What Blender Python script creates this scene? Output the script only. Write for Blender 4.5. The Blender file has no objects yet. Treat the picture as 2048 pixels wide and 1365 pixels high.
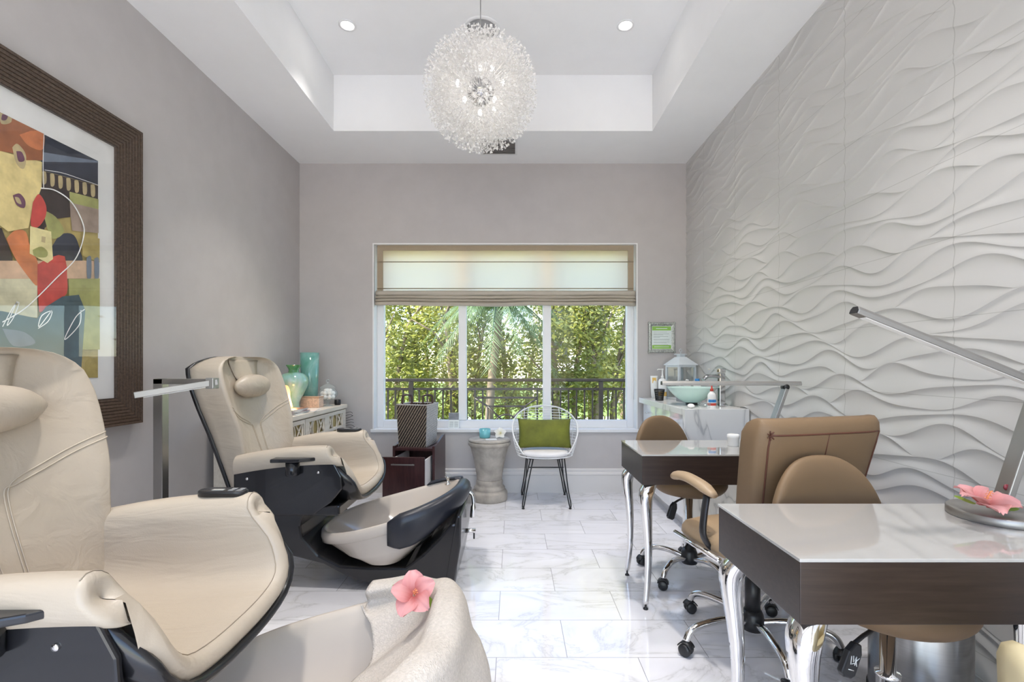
import bpy, bmesh, math, random
from math import sin, cos, pi, radians as R
from mathutils import Vector, Matrix
import numpy as np

sc = bpy.context.scene
col = sc.collection
rng = random.Random(7)

# ------------------------------------------------------------------ camera, sky, sun, exposure
FPX, CX, CY, CAMZ = 961.0, 1027.0, 732.0, 1.25      # focal length in px of a 2048 px wide frame, vanishing point, eye height
cam = bpy.data.objects.new('camera', bpy.data.cameras.new('camera'))
col.objects.link(cam)
cam.location = (0, 0, CAMZ)
cam.rotation_euler = (pi/2, 0, 0)
cam.data.sensor_width = 36.0
cam.data.lens = 36.0*FPX/2048
cam.data.shift_x = (1024-CX)/2048
cam.data.shift_y = (CY-682.5)/2048
cam.data.clip_start = 0.05
sc.camera = cam

W = bpy.data.worlds.new('sky'); sc.world = W; W.use_nodes = True
wn = W.node_tree.nodes; wl = W.node_tree.links
sky = wn.new('ShaderNodeTexSky')
sky.sky_type = 'NISHITA'; sky.sun_disc = False
sky.sun_elevation = R(48); sky.sun_rotation = R(200); sky.air_density = 1.0; sky.dust_density = 0.6
bg = wn['Background']; bg.inputs['Strength'].default_value = 0.33
hsv = wn.new('ShaderNodeHueSaturation'); hsv.inputs['Saturation'].default_value = 1.05
wl.new(sky.outputs[0], hsv.inputs['Color']); wl.new(hsv.outputs[0], bg.inputs[0])

sun = bpy.data.objects.new('sun', bpy.data.lights.new('sun', 'SUN')); col.objects.link(sun)
sun.data.energy = 8.8; sun.data.angle = R(1.0); sun.data.color = (1.0, 0.94, 0.82)
sun.rotation_euler = (R(44), 0, R(-72))              # high, from the left and a little behind the house

sc.view_settings.view_transform = 'Standard'; sc.view_settings.look = 'None'
sc.view_settings.gamma = 1; sc.view_settings.use_curve_mapping = False
sc.view_settings.exposure = 0.98
sc.cycles.max_bounces = 8; sc.cycles.diffuse_bounces = 4; sc.cycles.glossy_bounces = 4
sc.cycles.transmission_bounces = 6; sc.cycles.transparent_max_bounces = 10
sc.cycles.caustics_reflective = False; sc.cycles.caustics_refractive = False
sc.cycles.sample_clamp_indirect = 4.0
DOWN_W, BULB_W = 4.8, 0.10                           # watts of each ceiling downlight and each chandelier bulb

def lamp(name, kind, loc, watts, color=(1, 0.95, 0.9), parent=None, **kw):
    d = bpy.data.lights.new(name, kind); d.energy = watts; d.color = color
    for k, v in kw.items(): setattr(d, k, v)
    o = bpy.data.objects.new(name, d); o.location = loc; col.objects.link(o)
    if parent is not None: o.parent = parent
    return o

# ------------------------------------------------------------------ helpers
def at(px, py, Y): return Vector(((px-CX)*Y/FPX, Y, CAMZ-(py-CY)*Y/FPX))

class MB:
    def __init__(s): s.v = []; s.f = []; s.sm = []; s.mi = []
    def add(s, vs, fs, smooth=False, M=None, mi=0):
        n = len(s.v)
        for p in vs:
            p = Vector(p)
            s.v.append(M @ p if M is not None else p)
        for f in fs:
            s.f.append([i+n for i in f]); s.sm.append(smooth); s.mi.append(mi)
        return s
    def box(s, x0, x1, y0, y1, z0, z1, M=None, mi=0):
        vs = [(x, y, z) for z in (z0, z1) for y in (y0, y1) for x in (x0, x1)]
        return s.add(vs, [(0,2,3,1),(4,5,7,6),(0,1,5,4),(2,6,7,3),(0,4,6,2),(1,3,7,5)], False, M, mi)
    def prism(s, poly, a0, a1, axis='y', M=None, smooth=False, mi=0):
        n = len(poly)
        mk = {'y': lambda p, a: (p[0], a, p[1]), 'x': lambda p, a: (a, p[0], p[1]), 'z': lambda p, a: (p[0], p[1], a)}[axis]
        vs = [mk(p, a0) for p in poly]+[mk(p, a1) for p in poly]
        s.add(vs, [list(range(n)), list(range(2*n-1, n-1, -1))], False, M, mi)
        k = len(s.v)-2*n
        for i in range(n):
            j = (i+1) % n
            s.f.append([k+i, k+j, k+n+j, k+n+i]); s.sm.append(smooth); s.mi.append(mi)
        return s
    def grid(s, rows, cu=False, cv=False, smooth=True, M=None, mi=0, cap0=False, cap1=False):
        nr, nc = len(rows), len(rows[0])
        vs = [p for r in rows for p in r]; fs = []
        for i in range(nr if cv else nr-1):
            for j in range(nc if cu else nc-1):
                a, b = i, (i+1) % nr; c, d = j, (j+1) % nc
                fs.append((a*nc+c, a*nc+d, b*nc+d, b*nc+c))
        if cap0: fs.append(list(range(nc)))
        if cap1: fs.append(list(range((nr-1)*nc, nr*nc)))
        return s.add(vs, fs, smooth, M, mi)
    def tube(s, path, r, n=8, closed=False, caps=True, M=None, mi=0, flat=None):
        P = [Vector(p) for p in path]; m = len(P)
        rs = r if isinstance(r, (list, tuple)) else [r]*m
        rows = []; up = None
        for i in range(m):
            if closed: t = P[(i+1) % m]-P[(i-1) % m]
            else: t = P[min(i+1, m-1)]-P[max(i-1, 0)]
            t.normalize()
            if up is None:
                up = Vector((0, 0, 1)) if abs(t.z) < 0.9 else Vector((1, 0, 0))
            a = up-t*up.dot(t)
            if a.length < 1e-5: a = t.orthogonal()
            a.normalize(); up = a; b = t.cross(a)
            fa, fb = flat or (1, 1)
            rows.append([P[i]+(a*cos(2*pi*k/n)*fa+b*sin(2*pi*k/n)*fb)*rs[i] for k in range(n)])
        return s.grid(rows, cu=True, cv=closed, M=M, mi=mi, cap0=caps and not closed, cap1=caps and not closed)
    def lathe(s, prof, n=32, c=(0, 0, 0), M=None, mi=0, sx=1, sy=1, caps=True):
        rows = [[(c[0]+r*cos(2*pi*k/n)*sx, c[1]+r*sin(2*pi*k/n)*sy, c[2]+z) for k in range(n)] for r, z in prof]
        return s.grid(rows, cu=True, M=M, mi=mi, cap0=caps and prof[0][0] > 1e-4, cap1=caps and prof[-1][0] > 1e-4)
    def ball(s, c, r, n=12, m=8, sc3=(1, 1, 1), M=None, mi=0):
        prof = [(max(1e-5, sin(pi*i/m)), -cos(pi*i/m)) for i in range(m+1)]
        rows = [[(c[0]+p*cos(2*pi*k/n)*r*sc3[0], c[1]+p*sin(2*pi*k/n)*r*sc3[1], c[2]+z*r*sc3[2]) for k in range(n)] for p, z in prof]
        return s.grid(rows, cu=True, M=M, mi=mi)

def obj(name, mb, mat, parent=None, bevel=0, seg=2, sub=0, loc=None, merge=True, solid=0, recalc=True):
    me = bpy.data.meshes.new(name)
    me.from_pydata([tuple(p) for p in mb.v], [], mb.f)
    me.polygons.foreach_set('use_smooth', mb.sm)
    me.polygons.foreach_set('material_index', mb.mi)
    if recalc or merge:
        bm = bmesh.new(); bm.from_mesh(me)
        if merge: bmesh.ops.remove_doubles(bm, verts=bm.verts, dist=1e-5)
        if recalc: bmesh.ops.recalc_face_normals(bm, faces=bm.faces)
        bm.to_mesh(me); bm.free()
    for m in (mat if isinstance(mat, (list, tuple)) else [mat]): me.materials.append(m)
    o = bpy.data.objects.new(name, me); col.objects.link(o)
    if parent is not None: o.parent = parent
    if loc is not None: o.location = loc
    if solid:
        d = o.modifiers.new('solid', 'SOLIDIFY'); d.thickness = solid; d.offset = 0
    if bevel:
        b = o.modifiers.new('bevel', 'BEVEL'); b.width = bevel; b.segments = seg; b.limit_method = 'ANGLE'; b.angle_limit = R(40)
    if sub:
        d = o.modifiers.new('sub', 'SUBSURF'); d.levels = sub; d.render_levels = sub
    return o

def tag(o, label=None, cat=None, group=None, kind=None):
    if label: o['label'] = label
    if cat: o['category'] = cat
    if group: o['group'] = group
    if kind: o['kind'] = kind
    return o

def thing(name, label, cat, loc=(0, 0, 0), rz=0, group=None):
    o = bpy.data.objects.new(name, None); col.objects.link(o)
    o.empty_display_size = 0.1
    o.location = loc; o.rotation_euler = (0, 0, rz)
    return tag(o, label, cat, group)

def struct(name, mb, mat, **kw): return tag(obj(name, mb, mat, **kw), kind='structure')

def copy_tree(o, parent=None):
    c = o.copy(); col.objects.link(c)
    if parent is not None: c.parent = parent
    for ch in list(o.children): copy_tree(ch, c)
    return c

def lerp_tab(tab, x):
    if x <= tab[0][0]: return tab[0][1]
    for (a, b), (c, d) in zip(tab, tab[1:]):
        if x <= c: return b+(d-b)*(x-a)/(c-a)
    return tab[-1][1]

def smooth_path(pts, k=6):
    P = [Vector(p) for p in pts]; out = []
    for i in range(len(P)-1):
        p0, p1, p2, p3 = P[max(i-1, 0)], P[i], P[i+1], P[min(i+2, len(P)-1)]
        for j in range(k):
            t = j/k
            out.append(0.5*((2*p1)+(-p0+p2)*t+(2*p0-5*p1+4*p2-p3)*t*t+(-p0+3*p1-3*p2+p3)*t**3))
    return out+[P[-1]]

# ------------------------------------------------------------------ materials
class NT:
    def __init__(s, name):
        s.m = bpy.data.materials.new(name); s.m.use_nodes = True
        s.t = s.m.node_tree; s.n = s.t.nodes; s.b = s.n['Principled BSDF']; s.out = s.n['Material Output']
    def new(s, k, **kw):
        n = s.n.new(k)
        for a, v in kw.items(): setattr(n, a, v)
        return n
    def link(s, a, b): s.t.links.new(a, b)
    def coord(s, scale=(1, 1, 1), loc=(0, 0, 0), kind='Object'):
        tc = s.new('ShaderNodeTexCoord'); mp = s.new('ShaderNodeMapping')
        mp.inputs['Scale'].default_value = scale; mp.inputs['Location'].default_value = loc
        s.link(tc.outputs[kind], mp.inputs[0]); return mp.outputs[0]
    def noise(s, co, scale, detail=4, rough=0.55, dist=0):
        n = s.new('ShaderNodeTexNoise'); s.link(co, n.inputs['Vector'])
        n.inputs['Scale'].default_value = scale; n.inputs['Detail'].default_value = detail
        n.inputs['Roughness'].default_value = rough; n.inputs['Distortion'].default_value = dist
        return n.outputs['Fac']
    def ramp(s, fac, stops):
        r = s.new('ShaderNodeValToRGB'); e = r.color_ramp.elements
        while len(e) < len(stops): e.new(0.5)
        for i, (p, c) in enumerate(stops): e[i].position = p; e[i].color = (*c, 1)
        s.link(fac, r.inputs[0]); return r.outputs[0]
    def mix(s, fac, a, b, blend='MIX'):
        m = s.new('ShaderNodeMix', data_type='RGBA', blend_type=blend)
        for i, x in ((0, fac), (6, a), (7, b)):
            if hasattr(x, 'links'): s.link(x, m.inputs[i])
            else: m.inputs[i].default_value = x if i == 0 else (*x, 1)
        return m.outputs[2]
    def bump(s, h, strength=0.3, dist=0.01):
        b = s.new('ShaderNodeBump'); b.inputs['Strength'].default_value = strength; b.inputs['Distance'].default_value = dist
        s.link(h, b.inputs['Height']); s.link(b.outputs[0], s.b.inputs['Normal']); return b
    def math(s, op, a, b=None):
        m = s.new('ShaderNodeMath', operation=op)
        for i, x in enumerate((a, b)):
            if x is None: continue
            if hasattr(x, 'links'): s.link(x, m.inputs[i])
            else: m.inputs[i].default_value = x
        return m.outputs[0]

def mat(name, c, rough=0.5, metal=0, spec=0.5, var=0.06, vscale=6, bump=0, bscale=80, coat=0, trans=0, ior=1.45, emit=None, es=0, stretch=(1, 1, 1), alpha=1):
    t = NT(name); b = t.b
    b.inputs['Roughness'].default_value = rough; b.inputs['Metallic'].default_value = metal
    b.inputs['Specular IOR Level'].default_value = spec; b.inputs['IOR'].default_value = ior
    b.inputs['Coat Weight'].default_value = coat; b.inputs['Coat Roughness'].default_value = 0.05
    b.inputs['Transmission Weight'].default_value = trans
    b.inputs['Alpha'].default_value = alpha
    co = t.coord(stretch)
    f = t.noise(co, vscale)
    lo = tuple(x*(1-var) for x in c); hi = tuple(min(1, x*(1+var)) for x in c)
    t.link(t.ramp(f, [(0.3, lo), (0.7, hi)]), b.inputs['Base Color'])
    if bump: t.bump(t.noise(co, bscale, 3), bump, 0.004)
    if emit: b.inputs['Emission Color'].default_value = (*emit, 1); b.inputs['Emission Strength'].default_value = es
    return t.m

def glass_mat(name, tint=(1, 1, 1), refl=0.08, opac=0.0, rough=0.02):
    t = NT(name)
    tr = t.new('ShaderNodeBsdfTransparent'); tr.inputs[0].default_value = (*tint, 1)
    gl = t.new('ShaderNodeBsdfGlossy'); gl.inputs['Roughness'].default_value = rough
    fr = t.new('ShaderNodeFresnel'); fr.inputs[0].default_value = 1.45
    mx = t.new('ShaderNodeMixShader')
    ge = t.new('ShaderNodeNewGeometry')
    k = t.math('MULTIPLY', fr.outputs[0], refl/0.04)
    k = t.math('MULTIPLY', k, t.math('SUBTRACT', 1.0, ge.outputs['Backfacing']))
    k = t.math('MINIMUM', k, 0.9)
    t.link(k, mx.inputs[0]); t.link(tr.outputs[0], mx.inputs[1]); t.link(gl.outputs[0], mx.inputs[2])
    outs = mx.outputs[0]
    if opac:
        m2 = t.new('ShaderNodeMixShader'); m2.inputs[0].default_value = opac
        t.b.inputs['Base Color'].default_value = (*tint, 1); t.b.inputs['Roughness'].default_value = 0.15
        t.link(outs, m2.inputs[1]); t.link(t.b.outputs[0], m2.inputs[2]); outs = m2.outputs[0]
    t.link(outs, t.out.inputs[0]); return t.m

def emis(name, c, s):
    t = NT(name); e = t.new('ShaderNodeEmission'); e.inputs[0].default_value = (*c, 1); e.inputs[1].default_value = s
    t.link(e.outputs[0], t.out.inputs[0]); return t.m

def floor_material():
    t = NT('marble tile floor'); b = t.b
    co = t.coord(loc=(0.073+6.06, -2.663+6.06, 0))
    br = t.new('ShaderNodeTexBrick'); br.offset = 0.5; br.offset_frequency = 2; br.squash = 1
    t.link(co, br.inputs['Vector'])
    for k, v in (('Scale', 1), ('Mortar Size', 0.0016), ('Mortar Smooth', 0.1), ('Bias', 0), ('Brick Width', 0.606), ('Row Height', 0.303)): br.inputs[k].default_value = v
    br.inputs['Color1'].default_value = (0, 0, 0, 1); br.inputs['Color2'].default_value = (1, 1, 1, 1); br.inputs['Mortar'].default_value = (0.5, 0.5, 0.5, 1)
    base = t.coord()
    off = t.new('ShaderNodeVectorMath', operation='MULTIPLY_ADD')
    t.link(br.outputs['Color'], off.inputs[0]); off.inputs[1].default_value = (9, 7, 5); t.link(base, off.inputs[2])
    mp = t.new('ShaderNodeMapping'); mp.inputs['Rotation'].default_value = (0, 0, 0.6); mp.inputs['Scale'].default_value = (1, 2.2, 1)
    t.link(off.outputs[0], mp.inputs[0])
    n = t.noise(mp.outputs[0], 1.5, 6, 0.6, 1.2)
    d = t.math('ABSOLUTE', t.math('SUBTRACT', n, 0.5))
    vein = t.ramp(d, [(0.0, (0.62, 0.62, 0.64)), (0.010, (0.73, 0.73, 0.745)), (0.04, (0.79, 0.79, 0.82)), (0.16, (0.82, 0.82, 0.855))])
    cloud = t.ramp(t.noise(mp.outputs[0], 1.3, 3), [(0.3, (0.90, 0.90, 0.92)), (0.7, (1, 1, 1))])
    c = t.mix(1.0, vein, cloud, 'MULTIPLY')
    c = t.mix(br.outputs['Fac'], c, (0.30, 0.30, 0.32))
    t.link(c, b.inputs['Base Color'])
    b.inputs['Roughness'].default_value = 0.07; b.inputs['IOR'].default_value = 1.6
    inv = t.math('SUBTRACT', 1.0, br.outputs['Fac']); t.bump(inv, 0.15, 0.002)
    return t.m

def marble_material():
    t = NT('white veined marble'); co = t.coord((1, 1, 0.45))
    n = t.noise(co, 1.7, 4, 0.5, 1.2)
    d = t.math('ABSOLUTE', t.math('SUBTRACT', n, 0.5))
    t.link(t.ramp(d, [(0.0, (0.50, 0.50, 0.50)), (0.008, (0.72, 0.71, 0.69)), (0.03, (0.81, 0.80, 0.78)), (0.3, (0.83, 0.82, 0.80))]), t.b.inputs['Base Color'])
    t.b.inputs['Roughness'].default_value = 0.15
    return t.m

def wave_tile_material():
    t = NT('white wave wall tile'); tc = t.new('ShaderNodeTexCoord'); sp = t.new('ShaderNodeSeparateXYZ')
    t.link(tc.outputs['Object'], sp.inputs[0])
    def line(s, o, p, w):
        f = t.math('FRACT', t.math('ADD', t.math('DIVIDE', t.math('SUBTRACT', s, o), p), 20.5))
        return t.math('LESS_THAN', t.math('ABSOLUTE', t.math('SUBTRACT', f, 0.5)), w/p)
    k = t.math('MAXIMUM', line(sp.outputs['Y'], 1.862, 0.614, 0.0022), line(sp.outputs['Z'], 1.127, 0.311, 0.0016))
    t.link(t.mix(k, (0.585, 0.573, 0.556), (0.45, 0.44, 0.42)), t.b.inputs['Base Color'])
    t.b.inputs['Roughness'].default_value = 0.38
    return t.m

def leather(name, c, rough=0.38, wr=0.25):
    t = NT(name); co = t.coord()
    f = t.noise(co, 3.0, 3)
    t.link(t.ramp(f, [(0.25, tuple(x*0.93 for x in c)), (0.75, c)]), t.b.inputs['Base Color'])
    t.b.inputs['Roughness'].default_value = rough; t.b.inputs['Specular IOR Level'].default_value = 0.45
    co2 = t.coord((1.0, 4.5, 4.5))
    w = t.noise(co2, 2.6, 3, 0.5, 0.8); g = t.noise(co, 260, 2)
    h = t.math('ADD', t.math('MULTIPLY', w, 1.0), t.math('MULTIPLY', g, 0.04))
    t.bump(h, wr, 0.03)
    return t.m

def wood(name, c1, c2, rough=0.35, stretch=(1, 12, 12), scale=5, coat=0):
    t = NT(name); co = t.coord(stretch)
    f = t.noise(co, scale, 5, 0.6, 0.6)
    t.link(t.ramp(f, [(0.3, c1), (0.7, c2)]), t.b.inputs['Base Color'])
    t.b.inputs['Roughness'].default_value = rough; t.b.inputs['Coat Weight'].default_value = coat
    t.bump(f, 0.05, 0.002); return t.m

def leaf_material(name, c1, c2, tr=(0.45, 0.47, 0.11)):
    t = NT(name); co = t.coord()
    f = t.noise(co, 2.3, 4)
    t.link(t.ramp(f, [(0.3, c1), (0.7, c2)]), t.b.inputs['Base Color'])
    t.b.inputs['Roughness'].default_value = 0.5
    tl = t.new('ShaderNodeBsdfTranslucent'); tl.inputs[0].default_value = (*tr, 1)
    mx = t.new('ShaderNodeMixShader'); mx.inputs[0].default_value = 0.35
    t.link(t.b.outputs[0], mx.inputs[1]); t.link(tl.outputs[0], mx.inputs[2]); t.link(mx.outputs[0], t.out.inputs[0])
    return t.m

def fabric_translucent(name, c, tr, k, scale=300):
    t = NT(name); co = t.coord((1, 1, 1))
    f = t.noise(co, scale, 2); f2 = t.noise(t.coord((3, 3, 14)), 2.5, 3)
    cc = t.mix(1.0, t.ramp(f, [(0.3, tuple(x*0.9 for x in c)), (0.7, c)]), t.ramp(f2, [(0.3, (0.93, 0.93, 0.93)), (0.7, (1, 1, 1))]), 'MULTIPLY')
    t.link(cc, t.b.inputs['Base Color']); t.b.inputs['Roughness'].default_value = 0.9; t.b.inputs['Specular IOR Level'].default_value = 0.1
    tl = t.new('ShaderNodeBsdfTranslucent'); tl.inputs[0].default_value = (*tr, 1)
    mx = t.new('ShaderNodeMixShader'); mx.inputs[0].default_value = k
    t.link(t.b.outputs[0], mx.inputs[1]); t.link(tl.outputs[0], mx.inputs[2]); t.link(mx.outputs[0], t.out.inputs[0])
    return t.m

def petal_material(name, edge, deep):
    t = NT(name); tc = t.new('ShaderNodeTexCoord'); sp = t.new('ShaderNodeSeparateXYZ'); t.link(tc.outputs['Object'], sp.inputs[0])
    n = t.noise(t.coord((10, 160, 1)), 1.0, 2)
    k = t.math('ADD', t.math('MULTIPLY', sp.outputs['X'], 9.0), t.math('MULTIPLY', n, 0.25))
    t.link(t.ramp(k, [(0.12, deep), (0.42, tuple(a*0.65+b*0.35 for a, b in zip(edge, deep))), (0.75, edge)]), t.b.inputs['Base Color'])
    t.b.inputs['Roughness'].default_value = 0.6
    tl = t.new('ShaderNodeBsdfTranslucent'); tl.inputs[0].default_value = (*edge, 1)
    mx = t.new('ShaderNodeMixShader'); mx.inputs[0].default_value = 0.25
    t.link(t.b.outputs[0], mx.inputs[1]); t.link(tl.outputs[0], mx.inputs[2]); t.link(mx.outputs[0], t.out.inputs[0])
    return t.m

M = {}
M['wall'] = mat('taupe wall paint', (0.52, 0.494, 0.487), 0.85, spec=0.2, var=0.03, bump=0.05, bscale=220)
M['ceiling'] = mat('white ceiling paint', (0.90, 0.90, 0.90), 0.9, spec=0.2, var=0.01)
M['trim'] = mat('white trim paint', (0.80, 0.80, 0.80), 0.4, var=0.01)
M['base'] = mat('off white baseboard paint', (0.72, 0.70, 0.69), 0.45, var=0.01)
M['frame'] = mat('white window frame', (0.84, 0.84, 0.86), 0.35, var=0.01)
M['floor'] = floor_material()
M['wave'] = wave_tile_material()
M['marble'] = marble_material()
M['cream'] = leather('cream leather', (0.49, 0.42, 0.335))
M['creamseam'] = mat('cream leather seam', (0.36, 0.30, 0.23), 0.6)
M['shell'] = mat('black satin shell', (0.013, 0.013, 0.015), 0.26, coat=0.25, var=0.1)
M['pad'] = mat('black footrest pad', (0.020, 0.022, 0.030), 0.33, bump=0.04, bscale=200)
M['tub'] = mat('cream acrylic tub', (0.57, 0.51, 0.445), 0.12, var=0.01, coat=0.3)
M['tan'] = leather('shaded tan faux suede', (0.20, 0.127, 0.068), 0.6, 0.06)  # tan darkened to put the chair's shaded side into the colour
M['tanlight'] = leather('tan vinyl', (0.42, 0.30, 0.185), 0.45, 0.06)
M['tanseam'] = mat('dark brown seam', (0.10, 0.035, 0.02), 0.6)
M['chrome'] = mat('chrome', (0.78, 0.77, 0.76), 0.06, 1.0, var=0.01)
M['chromedark'] = mat('smoky chrome', (0.42, 0.42, 0.43), 0.08, 1.0, var=0.01)
M['steel'] = mat('brushed steel', (0.36, 0.355, 0.35), 0.28, 1.0, var=0.06, stretch=(1, 1, 40))
M['alu'] = mat('silver aluminium', (0.34, 0.33, 0.315), 0.42, 0.8, var=0.03)
M['endcap'] = mat('dark end cap', (0.03, 0.03, 0.03), 0.4)
M['black'] = mat('black plastic', (0.018, 0.018, 0.02), 0.35)
M['blackmetal'] = mat('black painted metal', (0.012, 0.012, 0.013), 0.4)
M['espresso'] = wood('espresso wood', (0.020, 0.013, 0.011), (0.040, 0.026, 0.021), 0.30, (1, 8, 14))
M['deskglass'] = mat('white backed glass', (0.44, 0.43, 0.415), 0.03, ior=1.75, var=0.01, coat=0.6)
M['glassedge'] = mat('dark glass edge', (0.03, 0.05, 0.05), 0.1)
M['wirewhite'] = mat('white wire', (0.85, 0.85, 0.85), 0.35)
M['whitecush'] = mat('white seat cushion', (0.82, 0.80, 0.80), 0.8, bump=0.1, bscale=200)
M['green'] = mat('green velvet cushion', (0.15, 0.165, 0.02), 0.7, var=0.25, vscale=9, bump=0.25, bscale=14)
M['stone'] = mat('weathered stone', (0.40, 0.365, 0.32), 0.85, var=0.28, vscale=9, bump=0.35, bscale=45)
M['whitewash'] = wood('whitewashed wood', (0.66, 0.58, 0.48), (0.76, 0.69, 0.59), 0.6, (14, 1, 8))
M['lattice'] = mat('gold lattice backing', (0.45, 0.34, 0.13), 0.5)
M['void'] = mat('dark cabinet interior', (0.03, 0.025, 0.02), 0.8)
M['mahog'] = wood('dark mahogany', (0.030, 0.010, 0.011), (0.065, 0.024, 0.024), 0.3, (10, 10, 1))
M['white'] = mat('white plastic', (0.82, 0.82, 0.80), 0.4, var=0.02)
M['towel'] = mat('cream terry towel', (0.58, 0.53, 0.475), 0.95, spec=0.1, var=.10, vscale=120, bump=1.0, bscale=210)
M['cotton'] = mat('cotton', (0.92, 0.90, 0.88), 0.95)
M['clear'] = glass_mat('clear glass', (0.96, 0.98, 0.98), 0.07, 0.03)
M['jarglass'] = glass_mat('thick clear glass', (0.95, 0.98, 0.98), 0.09, 0.14)
M['pane'] = glass_mat('window glass', (0.98, 0.99, 0.985), 0.018)
M['sinkglass'] = glass_mat('pale green frosted glass', (0.72, 0.90, 0.84), 0.06, 0.75)
M['teal'] = glass_mat('teal candle glass', (0.20, 0.58, 0.64), 0.06, 0.85)
M['crystal'] = None
M['railing'] = mat('dark bronze railing', (0.022, 0.018, 0.016), 0.45)
M['bark'] = mat('grey brown bark', (0.22, 0.17, 0.12), 0.9, var=0.3, bump=0.5, bscale=20, stretch=(1, 1, 0.3))
M['leafA'] = leaf_material('tree leaves', (0.15, 0.18, 0.05), (0.38, 0.39, 0.13))
M['leafB'] = leaf_material('dark tree leaves', (0.055, 0.075, 0.022), (0.22, 0.25, 0.08))
M['leafY'] = leaf_material('yellow green leaves', (0.32, 0.33, 0.09), (0.55, 0.52, 0.18), (0.62, 0.60, 0.16))
M['palmleaf'] = leaf_material('palm fronds', (0.05, 0.10, 0.05), (0.16, 0.23, 0.11), (0.25, 0.35, 0.1))
M['lawn'] = mat('lawn', (0.14, 0.22, 0.05), 0.95, var=0.4, vscale=1.5)
M['concrete'] = mat('pale stone paving', (0.82, 0.80, 0.78), 0.9)
M['petal'] = petal_material('pink hibiscus petal', (0.80, 0.40, 0.40), (0.45, 0.06, 0.05))
M['petalwhite'] = petal_material('white orchid petal', (0.93, 0.92, 0.90), (0.80, 0.75, 0.50))
M['stamen'] = mat('orange stamen', (0.75, 0.28, 0.12), 0.6)
M['leafgreen'] = leaf_material('bright leaf', (0.16, 0.34, 0.03), (0.30, 0.50, 0.06))
M['red'] = mat('red plastic', (0.60, 0.06, 0.04), 0.35)
M['blue'] = mat('blue plastic', (0.03, 0.22, 0.55), 0.35)
M['orange'] = mat('orange label', (0.75, 0.48, 0.13), 0.5)
M['paper'] = mat('printed paper', (0.80, 0.84, 0.84), 0.5)
M['ink'] = mat('grey ink', (0.25, 0.27, 0.27), 0.6)
M['greenink'] = mat('lime green print', (0.30, 0.55, 0.10), 0.5)
M['silverframe'] = mat('patinated silver frame', (0.45, 0.47, 0.44), 0.35, 0.6, var=0.4, vscale=90, bump=0.6, bscale=120)
M['lantern'] = mat('grey white painted metal', (0.62, 0.66, 0.69), 0.4)
M['greybox'] = mat('grey box', (0.25, 0.27, 0.30), 0.5)
M['yellowcream'] = leather('pale cream upholstery', (0.58, 0.50, 0.31), 0.6, 0.1)

# ------------------------------------------------------------------ the room
XL, XR, YB, YF, ZC = -2.115, 1.715, 4.75, -1.7, 3.25
TX0, TX1, TY0, TY1, ZT = -1.53, 1.183, -1.0, 4.09, 3.727
WX0, WX1, WZ0, WZ1 = -1.392, 1.226, 0.622, 2.462

struct('floor', MB().box(XL-.1, XR+.1, YF-.1, YB+.25, -0.1, 0), M['floor'])
struct('wall_left', MB().box(XL-.1, XL, YF, YB+.25, 0, 3.9), M['wall'])
# added behind the camera for daylight: a wide opening onto a pale sunlit terrace
mb = MB(); mb.box(XL, -1.85, YF-.1, YF, 0, 3.9); mb.box(1.45, XR, YF-.1, YF, 0, 3.9); mb.box(-1.85, 1.45, YF-.1, YF, 3.05, 3.9)
struct('wall_rear', mb, M['wall'], merge=False)
struct('added_bounce_terrace', MB().box(-14, 14, -22, YF-.12, -.12, -.02), M['concrete'])
mb = MB()
mb.box(XL, WX0, YB, YB+.25, 0, 3.9); mb.box(WX1, XR+.1, YB, YB+.25, 0, 3.9)
mb.box(WX0, WX1, YB, YB+.25, 0, WZ0-.03); mb.box(WX0, WX1, YB, YB+.25, WZ1, 3.9)
struct('wall_back', mb, M['wall'], merge=False)
mb = MB()
mb.box(XL, TX0, YF, YB, ZC, 3.9); mb.box(TX1, XR, YF, YB, ZC, 3.9)
mb.box(TX0, TX1, TY1, YB, ZC, 3.9); mb.box(TX0, TX1, YF, TY0, ZC, 3.9); mb.box(TX0, TX1, TY0, TY1, ZT, 3.9)
struct('ceiling', mb, M['ceiling'], merge=False)
def baseboard(name, poly_axis, a0, a1, at0, sgn, axis):
    prof = [(0, 0), (0.022, 0), (0.022, 0.17), (0.026, 0.175), (0.026, 0.19), (0.016, 0.20), (0.018, 0.225), (0.006, 0.235), (0, 0.235)]
    struct(name, MB().prism([(at0+sgn*p, z) for p, z in prof], a0, a1, axis), M['base'])
baseboard('baseboard_back', None, XL, XR, YB, -1, 'x')
baseboard('baseboard_left', None, YF, YB, XL, 1, 'y')

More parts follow.
